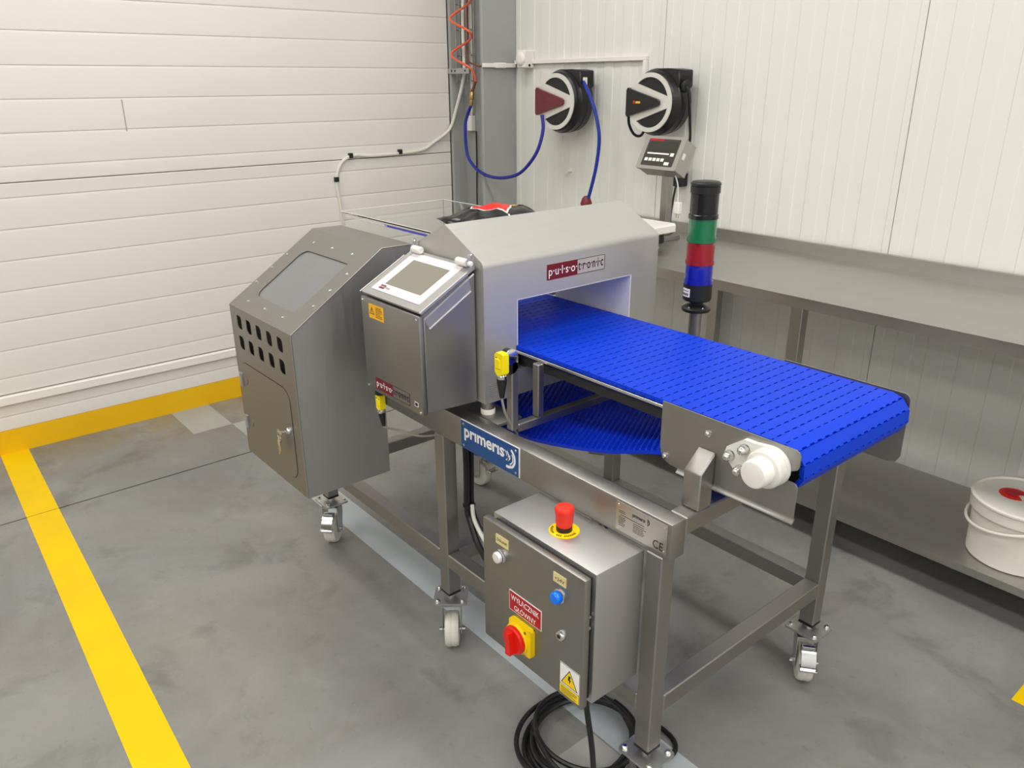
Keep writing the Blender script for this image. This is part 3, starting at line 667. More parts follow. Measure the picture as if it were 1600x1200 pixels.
pilot(1.1375, .5905, LAMPW, 'clear white pilot lamp'); pilot(1.309, .5885, LAMPB, 'glowing blue pilot lamp')
l3 = lab(sw, 'red_sign', WPRINT, 1.1605, 1.2585, .4760, .5230, .0012, label='red sign with white lettering')
bm = nb(); plate(bm, frd, rect(1.1620, 1.2570, .4775, .5215), .0012, .0015); f3 = ob('red_field', bm, REDLAB, l3)
text(l3, 'WY\u0141\u0104CZNIK', frd, 1.1665, 1.2520, .4985, .5160, WPRINT, .0018, bold=.012)
text(l3, 'G\u0141\u00d3WNY', frd, 1.1765, 1.2430, .4810, .4960, WPRINT, .0018, bold=.012)
ms = ob('main_switch', prism(nb(), rrect(1.1715, 1.2385, .401, .466, .004), 'y', -.3785, -.3665, .002), YELP, sw, label='yellow rotary main switch')
ob('switch_dial', lathe(nb(), [(.0330, 0), (.0330, .004), (.0315, .006)], (1.199, -.3785, .4300), (0, -1, 0), 32), YELP, ms)
ob('switch_knob', lathe(nb(), [(.0305, 0), (.0305, .006), (.028, .009)], (1.199, -.3845, .4300), (0, -1, 0), 32), RED_K, ms)
bm = nb(); fk = Fr((1.199, -.3935, .430), (1, 0, 0), (0, 0, 1)); plate(bm, fk, [(-.004, .024), (.004, .024), (.007, .004), (.009, -.026), (-.006, -.028), (-.007, 0)], 0, .013); ob('switch_handle', bm, RED_K, ms)
bm = nb(); lathe(bm, [(.003, 0), (.003, .0006)], (1.222, -.3788, .4555), (0, -1, 0), 10); ob('lock_hole', bm, BLACK, ms)
lk = ob('door_lock', lathe(nb(), [(.0115, 0), (.0115, .004), (.009, .0085), (.0075, .009)], (1.3165, -.3665, .504), (0, -1, 0), 20), CHROME, sw)
ob('key_slot', prism(nb(), rrect(1.3125, 1.3205, .500, .508, .002), 'y', -.3762, -.3755), BLACK, lk)
ws = lab(sw, 'voltage_sign', WPRINT, 1.3125, 1.3675, .3685, .4410, .0008, label='white and yellow high voltage sticker')
bm = nb()
e = .0009
for r_ in (rect(1.3125, 1.3675, .3685, .3685 + e), rect(1.3125, 1.3675, .4410 - e, .4410), rect(1.3125, 1.3125 + e, .3685, .4410), rect(1.3675 - e, 1.3675, .3685, .4410), rect(1.3125, 1.3675, .391, .391 + e)): plate(bm, frd, r_, .0008, .0010)
plate(bm, frd, [(1.317, .3955), (1.363, .3955), (1.340, .4345)], .0010, .0012)
ob('black_outline', bm, KPRINT, ws)
bm = nb(); plate(bm, frd, [(1.3200, .3972), (1.3600, .3972), (1.340, .4312)], .0012, .0014); plate(bm, frd, rect(1.3137, 1.3663, .3697, .3902), .0010, .0012); ob('yellow_field', bm, YELP, ws)
bm = nb(); plate(bm, frd, [(1.3385, .4220), (1.3440, .4220), (1.3415, .4135), (1.3450, .4135), (1.3400, .4030), (1.3405, .4100), (1.3365, .4105)], .0014, .0016)
lines(bm, frd, 1.318, 1.362, [.385, .381, .377, .373], .0014, .0012); ob('bolt_symbol', bm, KPRINT, ws)
es = ob('emergency_button', lathe(nb(), [(.0150, 0), (.0150, .012), (.0165, .013), (.0178, .020), (.0180, .034), (.0198, .044), (.0198, .048), (.0175, .052), (.010, .0535)], (1.222, -.276, .6540), (0, 0, 1), 32), RED, sw, label='red mushroom emergency button')
ob('yellow_collar', lathe(nb(), [(.0310, 0), (.0310, .0018), (.0300, .0022)], (1.222, -.276, .6520), (0, 0, 1), 36), YELP, es)
ob('black_collar', lathe(nb(), [(.0162, 0), (.0162, .0095)], (1.222, -.276, .6542), (0, 0, 1), 28), BLACK, es)
bm = nb(); fe = Fr((1.222, -.276, .6542), (1, 0, 0), (0, 1, 0))
for a in list(range(200, 262, 9)) + list(range(280, 300, 9)) + list(range(318, 380, 9)): arc_strip(bm, fe, 0, 0, .0225, .0275, a, a + 5, 0, .0003, 2)
ob('ring_print', bm, KPRINT, es)

# ------------------------------------------------------------------ reject bin
rb = thing('reject_bin', 'tall grey steel bin with a sloped window and vented locking door', 'bin', (0.2358, -0.3358, 0.4509))
RX0, RX1, RY0, RY1, RYS, RYT, RZ0, RZF, RZS = 0.0394, 0.4321, -0.4594, -0.2049, -0.1869, -0.0945, 0.4509, 0.9063, 1.0863
sv = Vector((0, RYS - RY0, RZS - RZF)).normalized()
T_ = .002
fw = Fr((0, RY0, RZF), (1, 0, 0), sv)
def wv(y): return (y - RY0) / sv.y
WX0, WX1, WYA, WYB = 0.1138, 0.3634, -0.4111, -0.2516
VX = [0.0983, 0.1629, 0.2284, 0.2955, 0.3609]
VZ = (0.8653, 0.8056); VW, VH = 0.0155, 0.0188
fp = Fr((0, RY0, 0), (1, 0, 0), (0, 0, 1))
def holed(fr, a0, a1, b0, b1, holes, h0, h1):
    bm = nb(); xs = sorted({a0, a1} | {h[0] for h in holes} | {h[1] for h in holes}); zs = sorted({b0, b1} | {h[2] for h in holes} | {h[3] for h in holes})
    for i in range(len(xs) - 1):
        for j in range(len(zs) - 1):
            cx_, cz_ = (xs[i] + xs[i + 1]) / 2, (zs[j] + zs[j + 1]) / 2
            if any(h[0] < cx_ < h[1] and h[2] < cz_ < h[3] for h in holes): continue
            f = [bm.verts.new(fr.p(*q, h1)) for q in rect(xs[i], xs[i + 1], zs[j], zs[j + 1])]; bm.faces.new(f)
    bmesh.ops.remove_doubles(bm, verts=bm.verts, dist=1e-5)
    r = bmesh.ops.extrude_face_region(bm, geom=list(bm.faces))
    for v in [g for g in r['geom'] if isinstance(g, bmesh.types.BMVert)]: v.co += fr.n * (h0 - h1)
    bmesh.ops.recalc_face_normals(bm, faces=bm.faces); return bm
def fillet(bm, fr, cx_, cb, sx, sb, r_, h0, h1):
    plate(bm, fr, [(cx_, cb)] + [(cx_ + sx * r_ * (1 - math.sin(t)), cb + sb * r_ * (1 - math.cos(t))) for t in [PI / 2 * q / 6 for q in range(7)]], h0, h1)
hol = [(x - VW, x + VW, z - VH, z + VH) for z in VZ for x in VX]
ob('front_panel', holed(fp, RX0, RX1, RZ0, RZF, hol, -T_, 0), STEEL_C, rb)
bm = nb()
for h in hol:   # vents are leaf shaped: two corners strongly rounded, two slightly
    for cx_, cz_, sx, sz in ((h[0], h[2], 1, 1), (h[1], h[3], -1, -1), (h[0], h[3], 1, -1), (h[1], h[2], -1, 1)): fillet(bm, fp, cx_, cz_, sx, sz, .013 if sx == sz else .004, -T_, -.0001)
ob('vent_corners', bm, STEEL_C, rb, kind='stuff')
ob('vent_backing', bx(nb(), RX0 + .006, RX1 - .006, RY0 + .035, RY0 + .037, RZF - .16, RZF - .006), DARKIN, rb)
ob('sloped_panel', holed(fw, RX0, RX1, 0, wv(RYS), [(WX0, WX1, wv(WYA), wv(WYB))], -T_, 0), STEEL_C, rb)
for cx_, cb, sx, sb in ((WX0, wv(WYA), 1, 1), (WX1, wv(WYA), -1, 1), (WX0, wv(WYB), 1, -1)):
    bm = nb(); fillet(bm, fw, cx_, cb, sx, sb, .030, -T_, -.0001); ob('window_corner', bm, STEEL_C, rb)
bm = nb(); plate(bm, fw, rect(WX0 - .02, WX1 + .02, wv(WYA) - .02, wv(WYB) + .02), -.0065, -.0035); ob('window_pane', bm, WINDOW, rb, label='grey viewing window')
ob('top_panel', prism(nb(), [(RYS, RZS), (RYT, RZS - .001), (RYT, RZS - .003), (RYS, RZS - .002)], 'x', RX0, RX1), STEEL_C, rb)
sidep = [(RY0, RZ0), (RY0, RZF), (RYS, RZS), (RYT, RZS - .001), (RYT, .905), (RY1 - .002, .905), (RY1 - .002, RZ0)]
for x in (RX0, RX1 - T_): ob('side_panel', prism(nb(), sidep, 'x', x, x + T_), STEEL_V, rb)
ob('back_panel', bx(nb(), RX0 + T_, RX1 - T_, RY1 - .004, RY1 - .002, RZ0, .905), STEEL_C, rb)
ob('bottom_panel', bx(nb(), RX0 + T_, RX1 - T_, RY0 + T_, RY1 - .004, RZ0, RZ0 + .002), STEEL_C, rb)
ob('folded_edge', tube(nb(), [(RX1, RY0, RZ0), (RX1, RY0, RZF), (RX1, RYS, RZS), (RX1, RYT, RZS - .001)], .0008, 6, 1, False), STEEL_H, rb)
for x, y in [(0.1237, -0.2262), (0.2317, -0.2254), (0.3421, -0.2254), (0.0582, -0.2802), (0.0549, -0.3285), (0.4043, -0.2778), (0.0541, -0.3792), (0.4059, -0.3293), (0.1155, -0.4324), (0.4051, -0.3784), (0.2235, -0.4316), (0.3331, -0.4316)]:
    bolt('window_screw', fw.p(x, wv(y), 0), fw.n, .0037, .0035, rb)
DX0, DX1, DZ0, DZ1 = 0.0656, 0.3847, 0.4841, 0.7459
bm = nb(); plate(bm, fp, rrect(DX0 - .0015, DX1 + .0015, DZ0 - .0015, DZ1 + .0015, .0425, 8), .0001, .0003); ob('door_gap', bm, DARKGAP, rb)
bm = nb(); plate(bm, fp, rrect(DX0, DX1, DZ0, DZ1, .041, 8), .0003, .0014); rd = ob('door', bm, STEEL_C, rb, label='rounded access door with a lock')
for z in (0.6886, 0.5561):
    bm = nb(); plate(bm, fp, rrect(RX0 + .013, RX0 + .034, z - .021, z + .021, .003), .0014, .005); cyl(bm, fp.p(RX0 + .029, z - .020, .006), fp.p(RX0 + .029, z + .020, .006), .0033, 10); ob('hinge', bm, ZINC, rb)
    bm = nb(); plate(bm, fp, circ(RX0 + .052, z + .005, .0155, 18), .0014, .003); ob('hinge_pad', bm, STEEL_C, rd)
LX, LZ = 0.3626, 0.6273
lk = ob('lock', lathe(nb(), [(.010, 0), (.010, .004), (.0075, .008)], fp.p(LX, LZ, .0014), fp.n, 16), CHROME, rd)
bm = nb(); cyl(bm, fp.p(LX, LZ, .008), fp.p(LX - .012, LZ - .004, .023), .0025, 8); plate(bm, fp, rrect(LX - .034, LX - .006, LZ - .010, LZ, .0025), .018, .0215); ob('key_in_lock', bm, CHROME, rd)
bm = nb(); arc_strip(bm, fp, LX - .031, LZ - .017, .008, .010, 0, 360, .019, .0205, 20)
plate(bm, fp, rrect(LX - .040, LX - .025, LZ - .043, LZ - .025, .005), .016, .0195); plate(bm, fp, [(LX - .036, LZ - .043), (LX - .031, LZ - .043), (LX - .031, LZ - .066), (LX - .0335, LZ - .071), (LX - .036, LZ - .066)], .017, .0186)
plate(bm, fp, rrect(LX - .035, LX - .022, LZ - .047, LZ - .030, .004), .021, .0235); plate(bm, fp, [(LX - .031, LZ - .047), (LX - .026, LZ - .047), (LX - .027, LZ - .071), (LX - .0295, LZ - .076), (LX - .031, LZ - .071)], .022, .0236)
ob('hanging_keys', bm, CHROME, rd)

# ------------------------------------------------------------------ clear tunnel cover and bag on it
tc = thing('tunnel_cover', 'clear acrylic tunnel cover over the belt behind the gabled detector', 'cover', (.25, .14, .90))
PX0, PX1, PY0, PY1, PZ = -.030, .531, -.052, .334, 1.115
bm = nb(); bx(bm, PX0, PX1, PY0, PY1, PZ - .004, PZ); ob('top_sheet', bm, CLEAR, tc)
near = [(PX0, .905), (PX1, .905), (PX1, PZ - .004), (PX0, PZ - .004)]
ob('side_sheet', prism(nb(), near, 'y', PY0, PY0 + .004), CLEAR, tc)
ob('side_sheet', prism(nb(), near, 'y', PY1 - .004, PY1), CLEAR, tc)
for a, b in (((PX0, PY0, PZ), (PX1, PY0, PZ)), ((PX0, PY0, PZ), (PX0, PY1, PZ)), ((PX0, PY1, PZ), (PX1, PY1, PZ)), ((PX0, PY0, PZ), (PX0, PY0, .905))):
    ob('sheet_edge', tube(nb(), [a, b], .0011, 6, 1, False), ACRE, tc)
ob('sheet_edge', tube(nb(), [(PX0 + .03, PY0 - .001, PZ - .012), (.24, PY0 - .001, PZ - .012)], .0013, 6, 1, False), ACRE, tc)
ob('blue_reflection', bx(nb(), .225, PX1 - .002, PY0 - .0012, PY0 - .0002, PZ - .0145, PZ - .0085), BELT_REFL, tc, label='painted blue reflection of the belt along the sheet edge')  # strip painted as the belt's blue reflection in the acrylic edge
for x in (.08, .49): ob('sheet_foot', bx(nb(), x, x + .03, PY1 - .001, PY1 + .018, .890, .930, .002), STEEL_F, tc)
# bag: pillow shape with pinched ends
bm = nb(); NU, NV = 26, 14; gr = []
bc = Vector((.420, .182, PZ)); bd = Vector((-.15, .98, 0)).normalized(); bq = Vector((.98, .15, 0)).normalized()
def bag_pt(i, j, top):
    u_ = i / NU * 2 - 1; v_ = j / NV * 2 - 1
    th = (max(0, 1 - abs(u_) ** 3.0) ** .6) * (max(0, 1 - abs(v_) ** 3) ** .6)
    wob = .004 * math.sin(9 * u_ + 3 * v_) * th + .003 * math.sin(14 * v_ - 5 * u_) * th
    lift = .014 * max(0, abs(u_) - .8) / .2 * (.5 + .5 * math.sin(3 * v_ + u_ * 2))
    return bc + bd * (u_ * .145 + .006 * math.sin(4 * v_)) + bq * (v_ * .075) + Vector((0, 0, .0012 + lift + (((.036 * th + wob * .8 + .002)) if top else 0)))
G = [[[bm.verts.new(bag_pt(i, j, t)) for j in range(NV + 1)] for i in range(NU + 1)] for t in (0, 1)]
for i in range(NU):
    for j in range(NV):
        bm.faces.new((G[1][i][j], G[1][i + 1][j], G[1][i + 1][j + 1], G[1][i][j + 1])); bm.faces.new((G[0][i][j + 1], G[0][i + 1][j + 1], G[0][i + 1][j], G[0][i][j]))
for i in range(NU):
    for j in (0, NV): bm.faces.new((G[0][i][j], G[0][i + 1][j], G[1][i + 1][j], G[1][i][j]))
for j in range(NV):
    for i in (0, NU): bm.faces.new((G[0][i][j], G[0][i][j + 1], G[1][i][j + 1], G[1][i][j]))
bmesh.ops.recalc_face_normals(bm, faces=bm.faces)
bag = thing('product_bag', 'black foil product bag with a red label lying on the acrylic cover', 'bag', tuple(bc))
ob('bag_film', bm, BAGM, bag, ang=60)
def on_bag(poly, m, name, lift=.0012, n=6):
    bm = nb(); q = [Vector((a, b, 0)) for a, b in poly]; g = []
    for i in range(n + 1):
        for j in range(n + 1):
            s, t2 = i / n, j / n
            p = q[0] * (1 - s) * (1 - t2) + q[1] * s * (1 - t2) + q[2] * s * t2 + q[3] * (1 - s) * t2
            w_ = bag_pt((p.x + 1) / 2 * NU, (p.y + 1) / 2 * NV, 1); g.append(bm.verts.new(w_ + Vector((0, 0, lift))))
    k = n + 1
    for i in range(n):
        for j in range(n): bm.faces.new((g[i * k + j], g[(i + 1) * k + j], g[(i + 1) * k + j + 1], g[i * k + j + 1]))
    r = bmesh.ops.extrude_face_region(bm, geom=list(bm.faces))
    for v in [x for x in r['geom'] if isinstance(x, bmesh.types.BMVert)]: v.co.z += .0006
    bmesh.ops.recalc_face_normals(bm, faces=bm.faces)
    return ob(name, bm, m, bag, ang=60)
on_bag([(-.52, -.10), (.02, .82), (.56, .08), (.02, -.82)], WPRINT, 'label_border', .0008)
on_bag([(-.47, -.10), (.02, .74), (.51, .08), (.02, -.74)], BAGR, 'red_label', .0018)
on_bag([(.62, -.2), (.62, .3), (.86, .35), (.86, -.25)], GOLD, 'gold_print')
on_bag([(.02, .84), (.02, .95), (.07, .95), (.07, .84)], WPRINT, 'white_print')
ob('bag_tag', bx(nb(), .40, .425, .300, .330, PZ + .004, PZ + .006), WPRINT, bag)

# ------------------------------------------------------------------ signal tower
st = thing('signal_tower', 'stack of green, red and blue lamps under a black cap on a steel pole', 'signal light', (.955, .450, .771))
TX, TY = .955, .450
def tl(name, m, prof, lab_=None): return ob(name, lathe(nb(), prof, (TX, TY, 0), (0, 0, 1), 32), m, st, label=lab_)
tl('pole', STEEL_F, [(.0165, .771), (.0165, .915)])
tl('pole_base', STEEL_F, [(.019, .771), (.019, .785)])
tl('flange', BLACK, [(.036, .915), (.038, .918), (.038, .923), (.030, .929), (.018, .933), (.018, .944)])
for k in range(3): a = math.radians(200 + 70 * k); bolt('flange_screw', (TX + .030 * math.cos(a), TY + .030 * math.sin(a), .926), (0, 0, 1), .003, .004, st)
bs = tl('base_module', BLACK, [(.034, .944), (.0375, .948), (.0375, .990), (.036, .992)])
tl('blue_lens', TB, [(.0350, .992)] + [(.0350 + (.0006 if k % 2 else 0), .994 + .0035 * k) for k in range(13)] + [(.0350, 1.041)], 'blue lamp lens')
tl('collar', TB, [(.0378, .990), (.0378, .999)])
tl('red_lens', TR, [(.0350, 1.041)] + [(.0350 + (.0006 if k % 2 else 0), 1.044 + .0035 * k) for k in range(15)] + [(.0350, 1.099)], 'red lamp lens')
tl('collar', TR, [(.0375, 1.041), (.0375, 1.051)])
tl('green_lens', TG, [(.0350, 1.099)] + [(.0350 + (.0006 if k % 2 else 0), 1.102 + .0035 * k) for k in range(16)] + [(.0350, 1.158)], 'green lamp lens')
tl('collar', TG, [(.0375, 1.099), (.0375, 1.109)])
tl('sounder', BLACKG, [(.0375, 1.158), (.0375, 1.168), (.0350, 1.170)] + [(.0350 + (.0006 if k % 2 else 0), 1.172 + .0035 * k) for k in range(14)] + [(.0350, 1.222)], 'black sounder module')
tl('cap', BLACK, [(.0372, 1.222), (.0372, 1.238), (.0350, 1.2385), (.0350, 1.2405), (.0378, 1.241), (.0378, 1.246), (.033, 1.250), (.02, 1.2515)])
a0 = math.radians(256); bm = nb()
for k in range(6):
    aa, ab = a0 + math.radians(7) * (k - 3), a0 + math.radians(7) * (k - 2)
    q = [(aa, .957), (ab, .957), (ab, .979), (aa, .979)]
    v0 = [bm.verts.new((TX + .0378 * math.cos(t), TY + .0378 * math.sin(t), z)) for t, z in q]; v1 = [bm.verts.new((TX + .0383 * math.cos(t), TY + .0383 * math.sin(t), z)) for t, z in q]
    bm.faces.new(v1); bm.faces.new(list(reversed(v0)))
    for j in range(4): bm.faces.new((v0[j], v0[(j + 1) % 4], v1[(j + 1) % 4], v1[j]))
ln = ob('type_label', bm, WPRINT, bs)
bm = nb()
for zz in (.961, .965, .972):
    for k in range(4):
        t = a0 + math.radians(-16 + 9 * k); bx(bm, -.0022, .0022, -.0003, .0003, 0, .0018 if zz > .962 else .003)
        for v in bm.verts[-8:]: v.co = Matrix.Rotation(t + PI / 2, 3, 'Z') @ v.co + Vector((TX + .0384 * math.cos(t), TY + .0384 * math.sin(t), zz))
        bm.verts.ensure_lookup_table()
    bm.verts.ensure_lookup_table()
ob('small_print', bm, KPRINT, ln)

# ------------------------------------------------------------------ work table with shelf
wt = thing('work_table', 'long stainless steel work table with backsplash along the white wall', 'table', (1.0, 1.32, 0))
ob('table_top', bx(nb(), -.42, 3.4, 1.005, 1.628, .815, .850), STEEL_T, wt)
ob('backsplash', bx(nb(), -.42, 3.4, 1.628, 1.646, .815, .894), STEEL_T, wt)
for x, y in ((-.38, 1.02), (.757, 1.265), (2.0, 1.265), (-.38, 1.58), (.175, 1.58), (2.0, 1.58), (.60, 1.02)):
    if (x, y) == (.60, 1.02): continue
    ob('leg', bx(nb(), x, x + .045, y, y + .042, 0, .815, .002), STEEL_T, wt)
ob('shelf', bx(nb(), -.36, 3.3, 1.061, 1.575, .122, .147), STEEL_T, wt)

# bucket on the shelf
bk = thing('plastic_bucket', 'white lidded plastic bucket with a red patch standing on the table shelf', 'bucket', (1.602, 1.232, .147))
bcx, bcy = 1.602, 1.232
def bl(name, prof, m, lab_=None): return ob(name, lathe(nb(), prof, (bcx, bcy, .147), (0, 0, 1), 48), m, bk, label=lab_)
bl('pail', [(.120, 0), (.1255, .004), (.131, .150), (.131, .170)], BUCK)
bl('lid_rim', [(.1385, .150), (.140, .152), (.140, .182), (.1435, .186), (.1435, .191), (.139, .194), (.1345, .194), (.132, .188)], BUCK)
bl('lid', [(.1315, .182), (.1315, .1865), (.02, .1875)], BUCKLID)
bm = nb(); SX, SY = .036, .008; flr = Fr((bcx, bcy, .147 + .1878), (1, 0, 0), (0, 1, 0))
seal = [(.040 * math.cos(math.radians(a)) - SX, .040 * math.sin(math.radians(a)) + SY) for a in range(40, 331, 14)] + [(.012 - SX, SY)]
plate(bm, flr, seal, 0, .0012); ob('red_seal', bm, RED_K, bk, label='torn red seal on the lid')
bm = nb(); plate(bm, flr, [(.030 * math.cos(math.radians(a)) - SX + .002, .022 * math.sin(math.radians(a)) + SY + .004) for a in range(20, 300, 16)] + [(.010 - SX, SY + .006)], .0012, .003); ob('red_flap', bm, REDLAB, bk)
hp = []
for k in range(0, 19):
    t = math.radians(200 + 180 * k / 18 - 20)
    rr = .1425; drop = .045 * math.sin(PI * k / 18)
    hp.append((bcx + rr * math.cos(t + math.radians(-55)), bcy + rr * math.sin(t + math.radians(-55)), .147 + .152 - drop))
ob('handle', tube(nb(), hp, .0045, 8, 3), BUCK, bk)
for i in (0, -1): ob('handle_lug', lathe(nb(), [(.009, 0), (.009, .010), (.006, .013)], Vector(hp[i]) - (Vector(hp[i]) - Vector((bcx, bcy, hp[i][2]))).normalized() * .010, Vector(hp[i]) - Vector((bcx, bcy, hp[i][2])), 12), BUCK, bk)

# weighing scale on the table
wsx = thing('weighing_scale', 'bench scale with a tilted steel readout on a square post', 'scale', (.04, 1.40, .85))
ob('post', bx(nb(), -.004, .032, 1.43, 1.466, .870, 1.15, .002), STEEL_F, wsx)
ob('post_foot', bx(nb(), -.03, .06, 1.40, 1.50, .850, .870, .002), STEEL_F, wsx)
ob('post_arm', bx(nb(), -.005, .033, 1.285, 1.43, .880, .905, .002), STEEL_F, wsx)
ob('base_frame', bx(nb(), -.16, .150, 1.09, 1.285, .872, .9175, .004), BLACK, wsx)
ob('weighing_pan', prism(nb(), [(-.19, .926), (-.188, .918), (.182, .918), (.190, .923), (.190, .947), (.184, .955), (-.185, .955), (-.19, .950)], 'y', 1.06, 1.302), WPLAS, wsx)
for x, y in ((.125, 1.265), (.125, 1.11), (-.13, 1.11), (-.13, 1.265)): ob('scale_foot', lathe(nb(), [(.014, 0), (.016, .004), (.010, .010), (.010, .022)], (x, y, .850), (0, 0, 1), 14), GREYP, wsx)
iu = Vector((1, 0, 0)); iv = Vector((0, .067, .125)).normalized(); fi = Fr((-.085, 1.353, 1.149), iu, iv); IW, IH = .208, .142
ih = nb(); plate(ih, fi, rrect(0, IW, 0, IH, .006), -.012, 0)
plate(ih, fi, [(.004, .004), (IW - .004, .004), (IW - .004, IH - .004), (.004, IH - .004)], -.080, -.012)
ind = ob('indicator', ih, STEEL_T, wsx, label='steel readout head')
bm = nb(); plate(bm, fi, rrect(.022, IW - .022, .014, IH - .012, .004), 0, .0008); ob('keypad_foil', bm, DKPANEL, ind)
bm = nb(); plate(bm, fi, rect(.034, IW - .030, .076, .118), .0008, .0014); ob('readout', bm, LCDK, ind)
bm = nb(); plate(bm, fi, rect(.022, .100, .121, .129), .0008, .0012); ob('red_strip', bm, REDLAB, ind)
bm = nb()
for k in range(5): plate(bm, fi, rect(.034 + .021 * k, .050 + .021 * k, .034, .047), .0008, .0016)
plate(bm, fi, rect(.036, .150, .064, .070), .0008, .0012); plate(bm, fi, rect(.158, .176, .058, .072), .0008, .0016); plate(bm, fi, rect(.142, .166, .020, .033), .0008, .0016)
ob('keys', bm, WPRINT, ind)
bm = nb(); fsd = Fr(fi.p(IW - .004, 0, 0), -fi.n, fi.v); plate(bm, fsd, rect(.018, .036, .060, .085), 0, .0008); ob('side_sticker', bm, WPRINT, ind)

# ------------------------------------------------------------------ reels on the back wall
def reel(name, label, cat, cx, cz, R, cover):
    yf = 1.490; o = thing(name, label, cat, (cx, 1.655, cz))
    ob('drum_body', lathe(nb(), [(R * .97, 0), (R * 1.05, .008), (R * 1.10, .030), (R * 1.135, .034), (R * 1.14, .062), (R * 1.12, .064), (R * 1.12, .068), (R * 1.14, .070), (R * 1.10, .108), (R * .95, .118)], (cx, yf + .002, cz), (0, 1, 0), 48), REELBODY, o)
    hs = [(cx - R * .02, cz + R * 1.135), (cx + R * .60, cz + R * 1.13), (cx + R * 1.02, cz + R * 1.08), (cx + R * 1.04, cz + R * .55), (cx + R * .98, cz + R * .48), (cx + R * .55, cz + R * .50)]
    ob('outlet_housing', prism(nb(), hs, 'y', yf + .030, yf + .122, .004), REELBODY, o)
    bm = nb(); bx(bm, cx + R * .955, cx + R * 1.055, yf + .050, yf + .108, cz + R * .60, cz + R * .88, .003); ob('outlet_mouth', bm, DARKGAP, o)
    ob('wall_bracket', bx(nb(), cx - R * .45, cx + R * .45, yf + .1185, 1.6535, cz - R * .7, cz + R * .75, .003), BLACK, o)
    ff = Fr((cx, yf, cz), (1, 0, 0), (0, 0, 1))
    bm = nb(); plate(bm, ff, circ(0, 0, R * .97, 48), -.004, .001); ob('front_disc', bm, REELBODY, o)
    bm = nb(); ring_plate(bm, ff, circ(0, 0, R, 56), circ(0, 0, R * .85, 56), .001, .008); ob('silver_ring', bm, SILVER, o, label='silver trim ring')
    bm = nb(); plate(bm, ff, [(-R * .80, R * .50), (-R * .66, R * .66), (R * .80, R * .22), (R * .92, R * .10), (R * .92, 0), (R * .3, 0), (-R * .88, R * .30)], .001, .0075); ob('silver_spoke', bm, SILVER, o)
    bm = nb(); plate(bm, ff, [(-R * .88, -R * .34), (R * .3, 0), (R * .92, 0), (R * .92, -R * .14), (-R * .64, -R * .66), (-R * .80, -R * .50)], .001, .0074); ob('silver_spoke', bm, SILVER, o)
    bm = nb(); plate(bm, ff, [(-R * .99, R * .42), (-R * .93, R * .50), (-R * .84, R * .46), (R * .44, R * .12), (R * .52, R * .06), (R * .52, -R * .06), (R * .44, -R * .12), (-R * .84, -R * .46), (-R * .93, -R * .50), (-R * .99, -R * .42)], .0045, .022)
    cvv = ob('front_cover', bm, cover, o)
    return o, ff, yf, cvv
rl, ff, yf, cvv = reel('hose_reel', 'wall hose reel with a maroon front cover and blue hose', 'reel', -.727, 1.397, .127, REELRED)
bm = nb(); plate(bm, ff, [(-.075, .010), (-.066, .022), (-.060, .010)], .022, .0225); plate(bm, ff, rect(-.085, -.045, -.002, .003), .022, .0225); ob('cover_mark', bm, MAROON, cvv)
ob('roller_guide', bx(nb(), -.596, -.588, 1.535, 1.560, 1.470, 1.504, .002), WPLAS, rl)
ob('hose', tube(nb(), [(-.605, 1.550, 1.486), (-.570, 1.525, 1.472), (-.500, 1.503, 1.405), (-.458, 1.50, 1.315), (-.442, 1.50, 1.232), (-.456, 1.50, 1.117), (-.491, 1.50, .996), (-.512, 1.50, .945)], .0085, 10, 8), HOSEB, rl, label='blue rubber hose')
ob('hose_stop', lathe(nb(), [(.010, 0), (.024, .012), (.028, .035), (.020, .060), (.010, .070)], (-.514, 1.50, .906), (0, 0, 1), 16), HOSERED, rl)
rl2, ff2, yf2, cv2 = reel('cable_reel', 'wall cable reel with an all black front cover', 'reel', -.141, 1.401, .119, BLACKG)
bm = nb(); plate(bm, ff2, rect(-.076, -.068, -.004, .008), .022, .0225); ob('cover_mark', bm, RED_K, cv2)
bm = nb(); plate(bm, ff2, rect(-.063, -.036, -.003, .005), .022, .0225); ob('cover_print', bm, ORANGE_L, cv2)
ob('cable_guide', lathe(nb(), [(.020, 0), (.024, .006), (.024, .020), (.014, .026)], (-.022, 1.558, 1.470), (1, -.35, -.15), 18), BLACK, rl2)
ob('cable', tube(nb(), [(.000, 1.552, 1.466), (.012, 1.555, 1.42), (.006, 1.58, 1.32), (-.020, 1.62, 1.24), (-.05, 1.635, 1.10)], .006, 8, 8), CABLE, rl2)
ob('cable', tube(nb(), [(-.268, 1.500, 1.355), (-.268, 1.505, 1.31), (-.250, 1.52, 1.268), (-.228, 1.54, 1.262), (-.215, 1.56, 1.30)], .006, 8, 8), CABLE, rl2)

# blue supply hose in a U between the corner fitting and the reel
bh = thing('air_supply_hose', 'blue supply hose hanging in a U from the corner to the maroon reel', 'hose', (-1.05, 1.42, 1.02))
ob('hose', tube(nb(), [(-1.326, 1.435, 1.372), (-1.356, 1.43, 1.320), (-1.364, 1.42, 1.257), (-1.352, 1.42, 1.125), (-1.300, 1.42, 1.068), (-1.241, 1.42, 1.038), (-1.150, 1.42, 1.020), (-1.051, 1.42, 1.022), (-.960, 1.425, 1.040), (-.898, 1.43, 1.070), (-.835, 1.44, 1.130), (-.806, 1.455, 1.190), (-.800, 1.475, 1.27), (-.812, 1.478, 1.335)], .0085, 10, 6), HOSED, bh)
ob('fitting', lathe(nb(), [(.010, 0), (.012, .01), (.009, .03), (.013, .035), (.013, .06), (.008, .07)], (-1.328, 1.436, 1.370), (.12, .02, .99), 12), BRASS, bh)
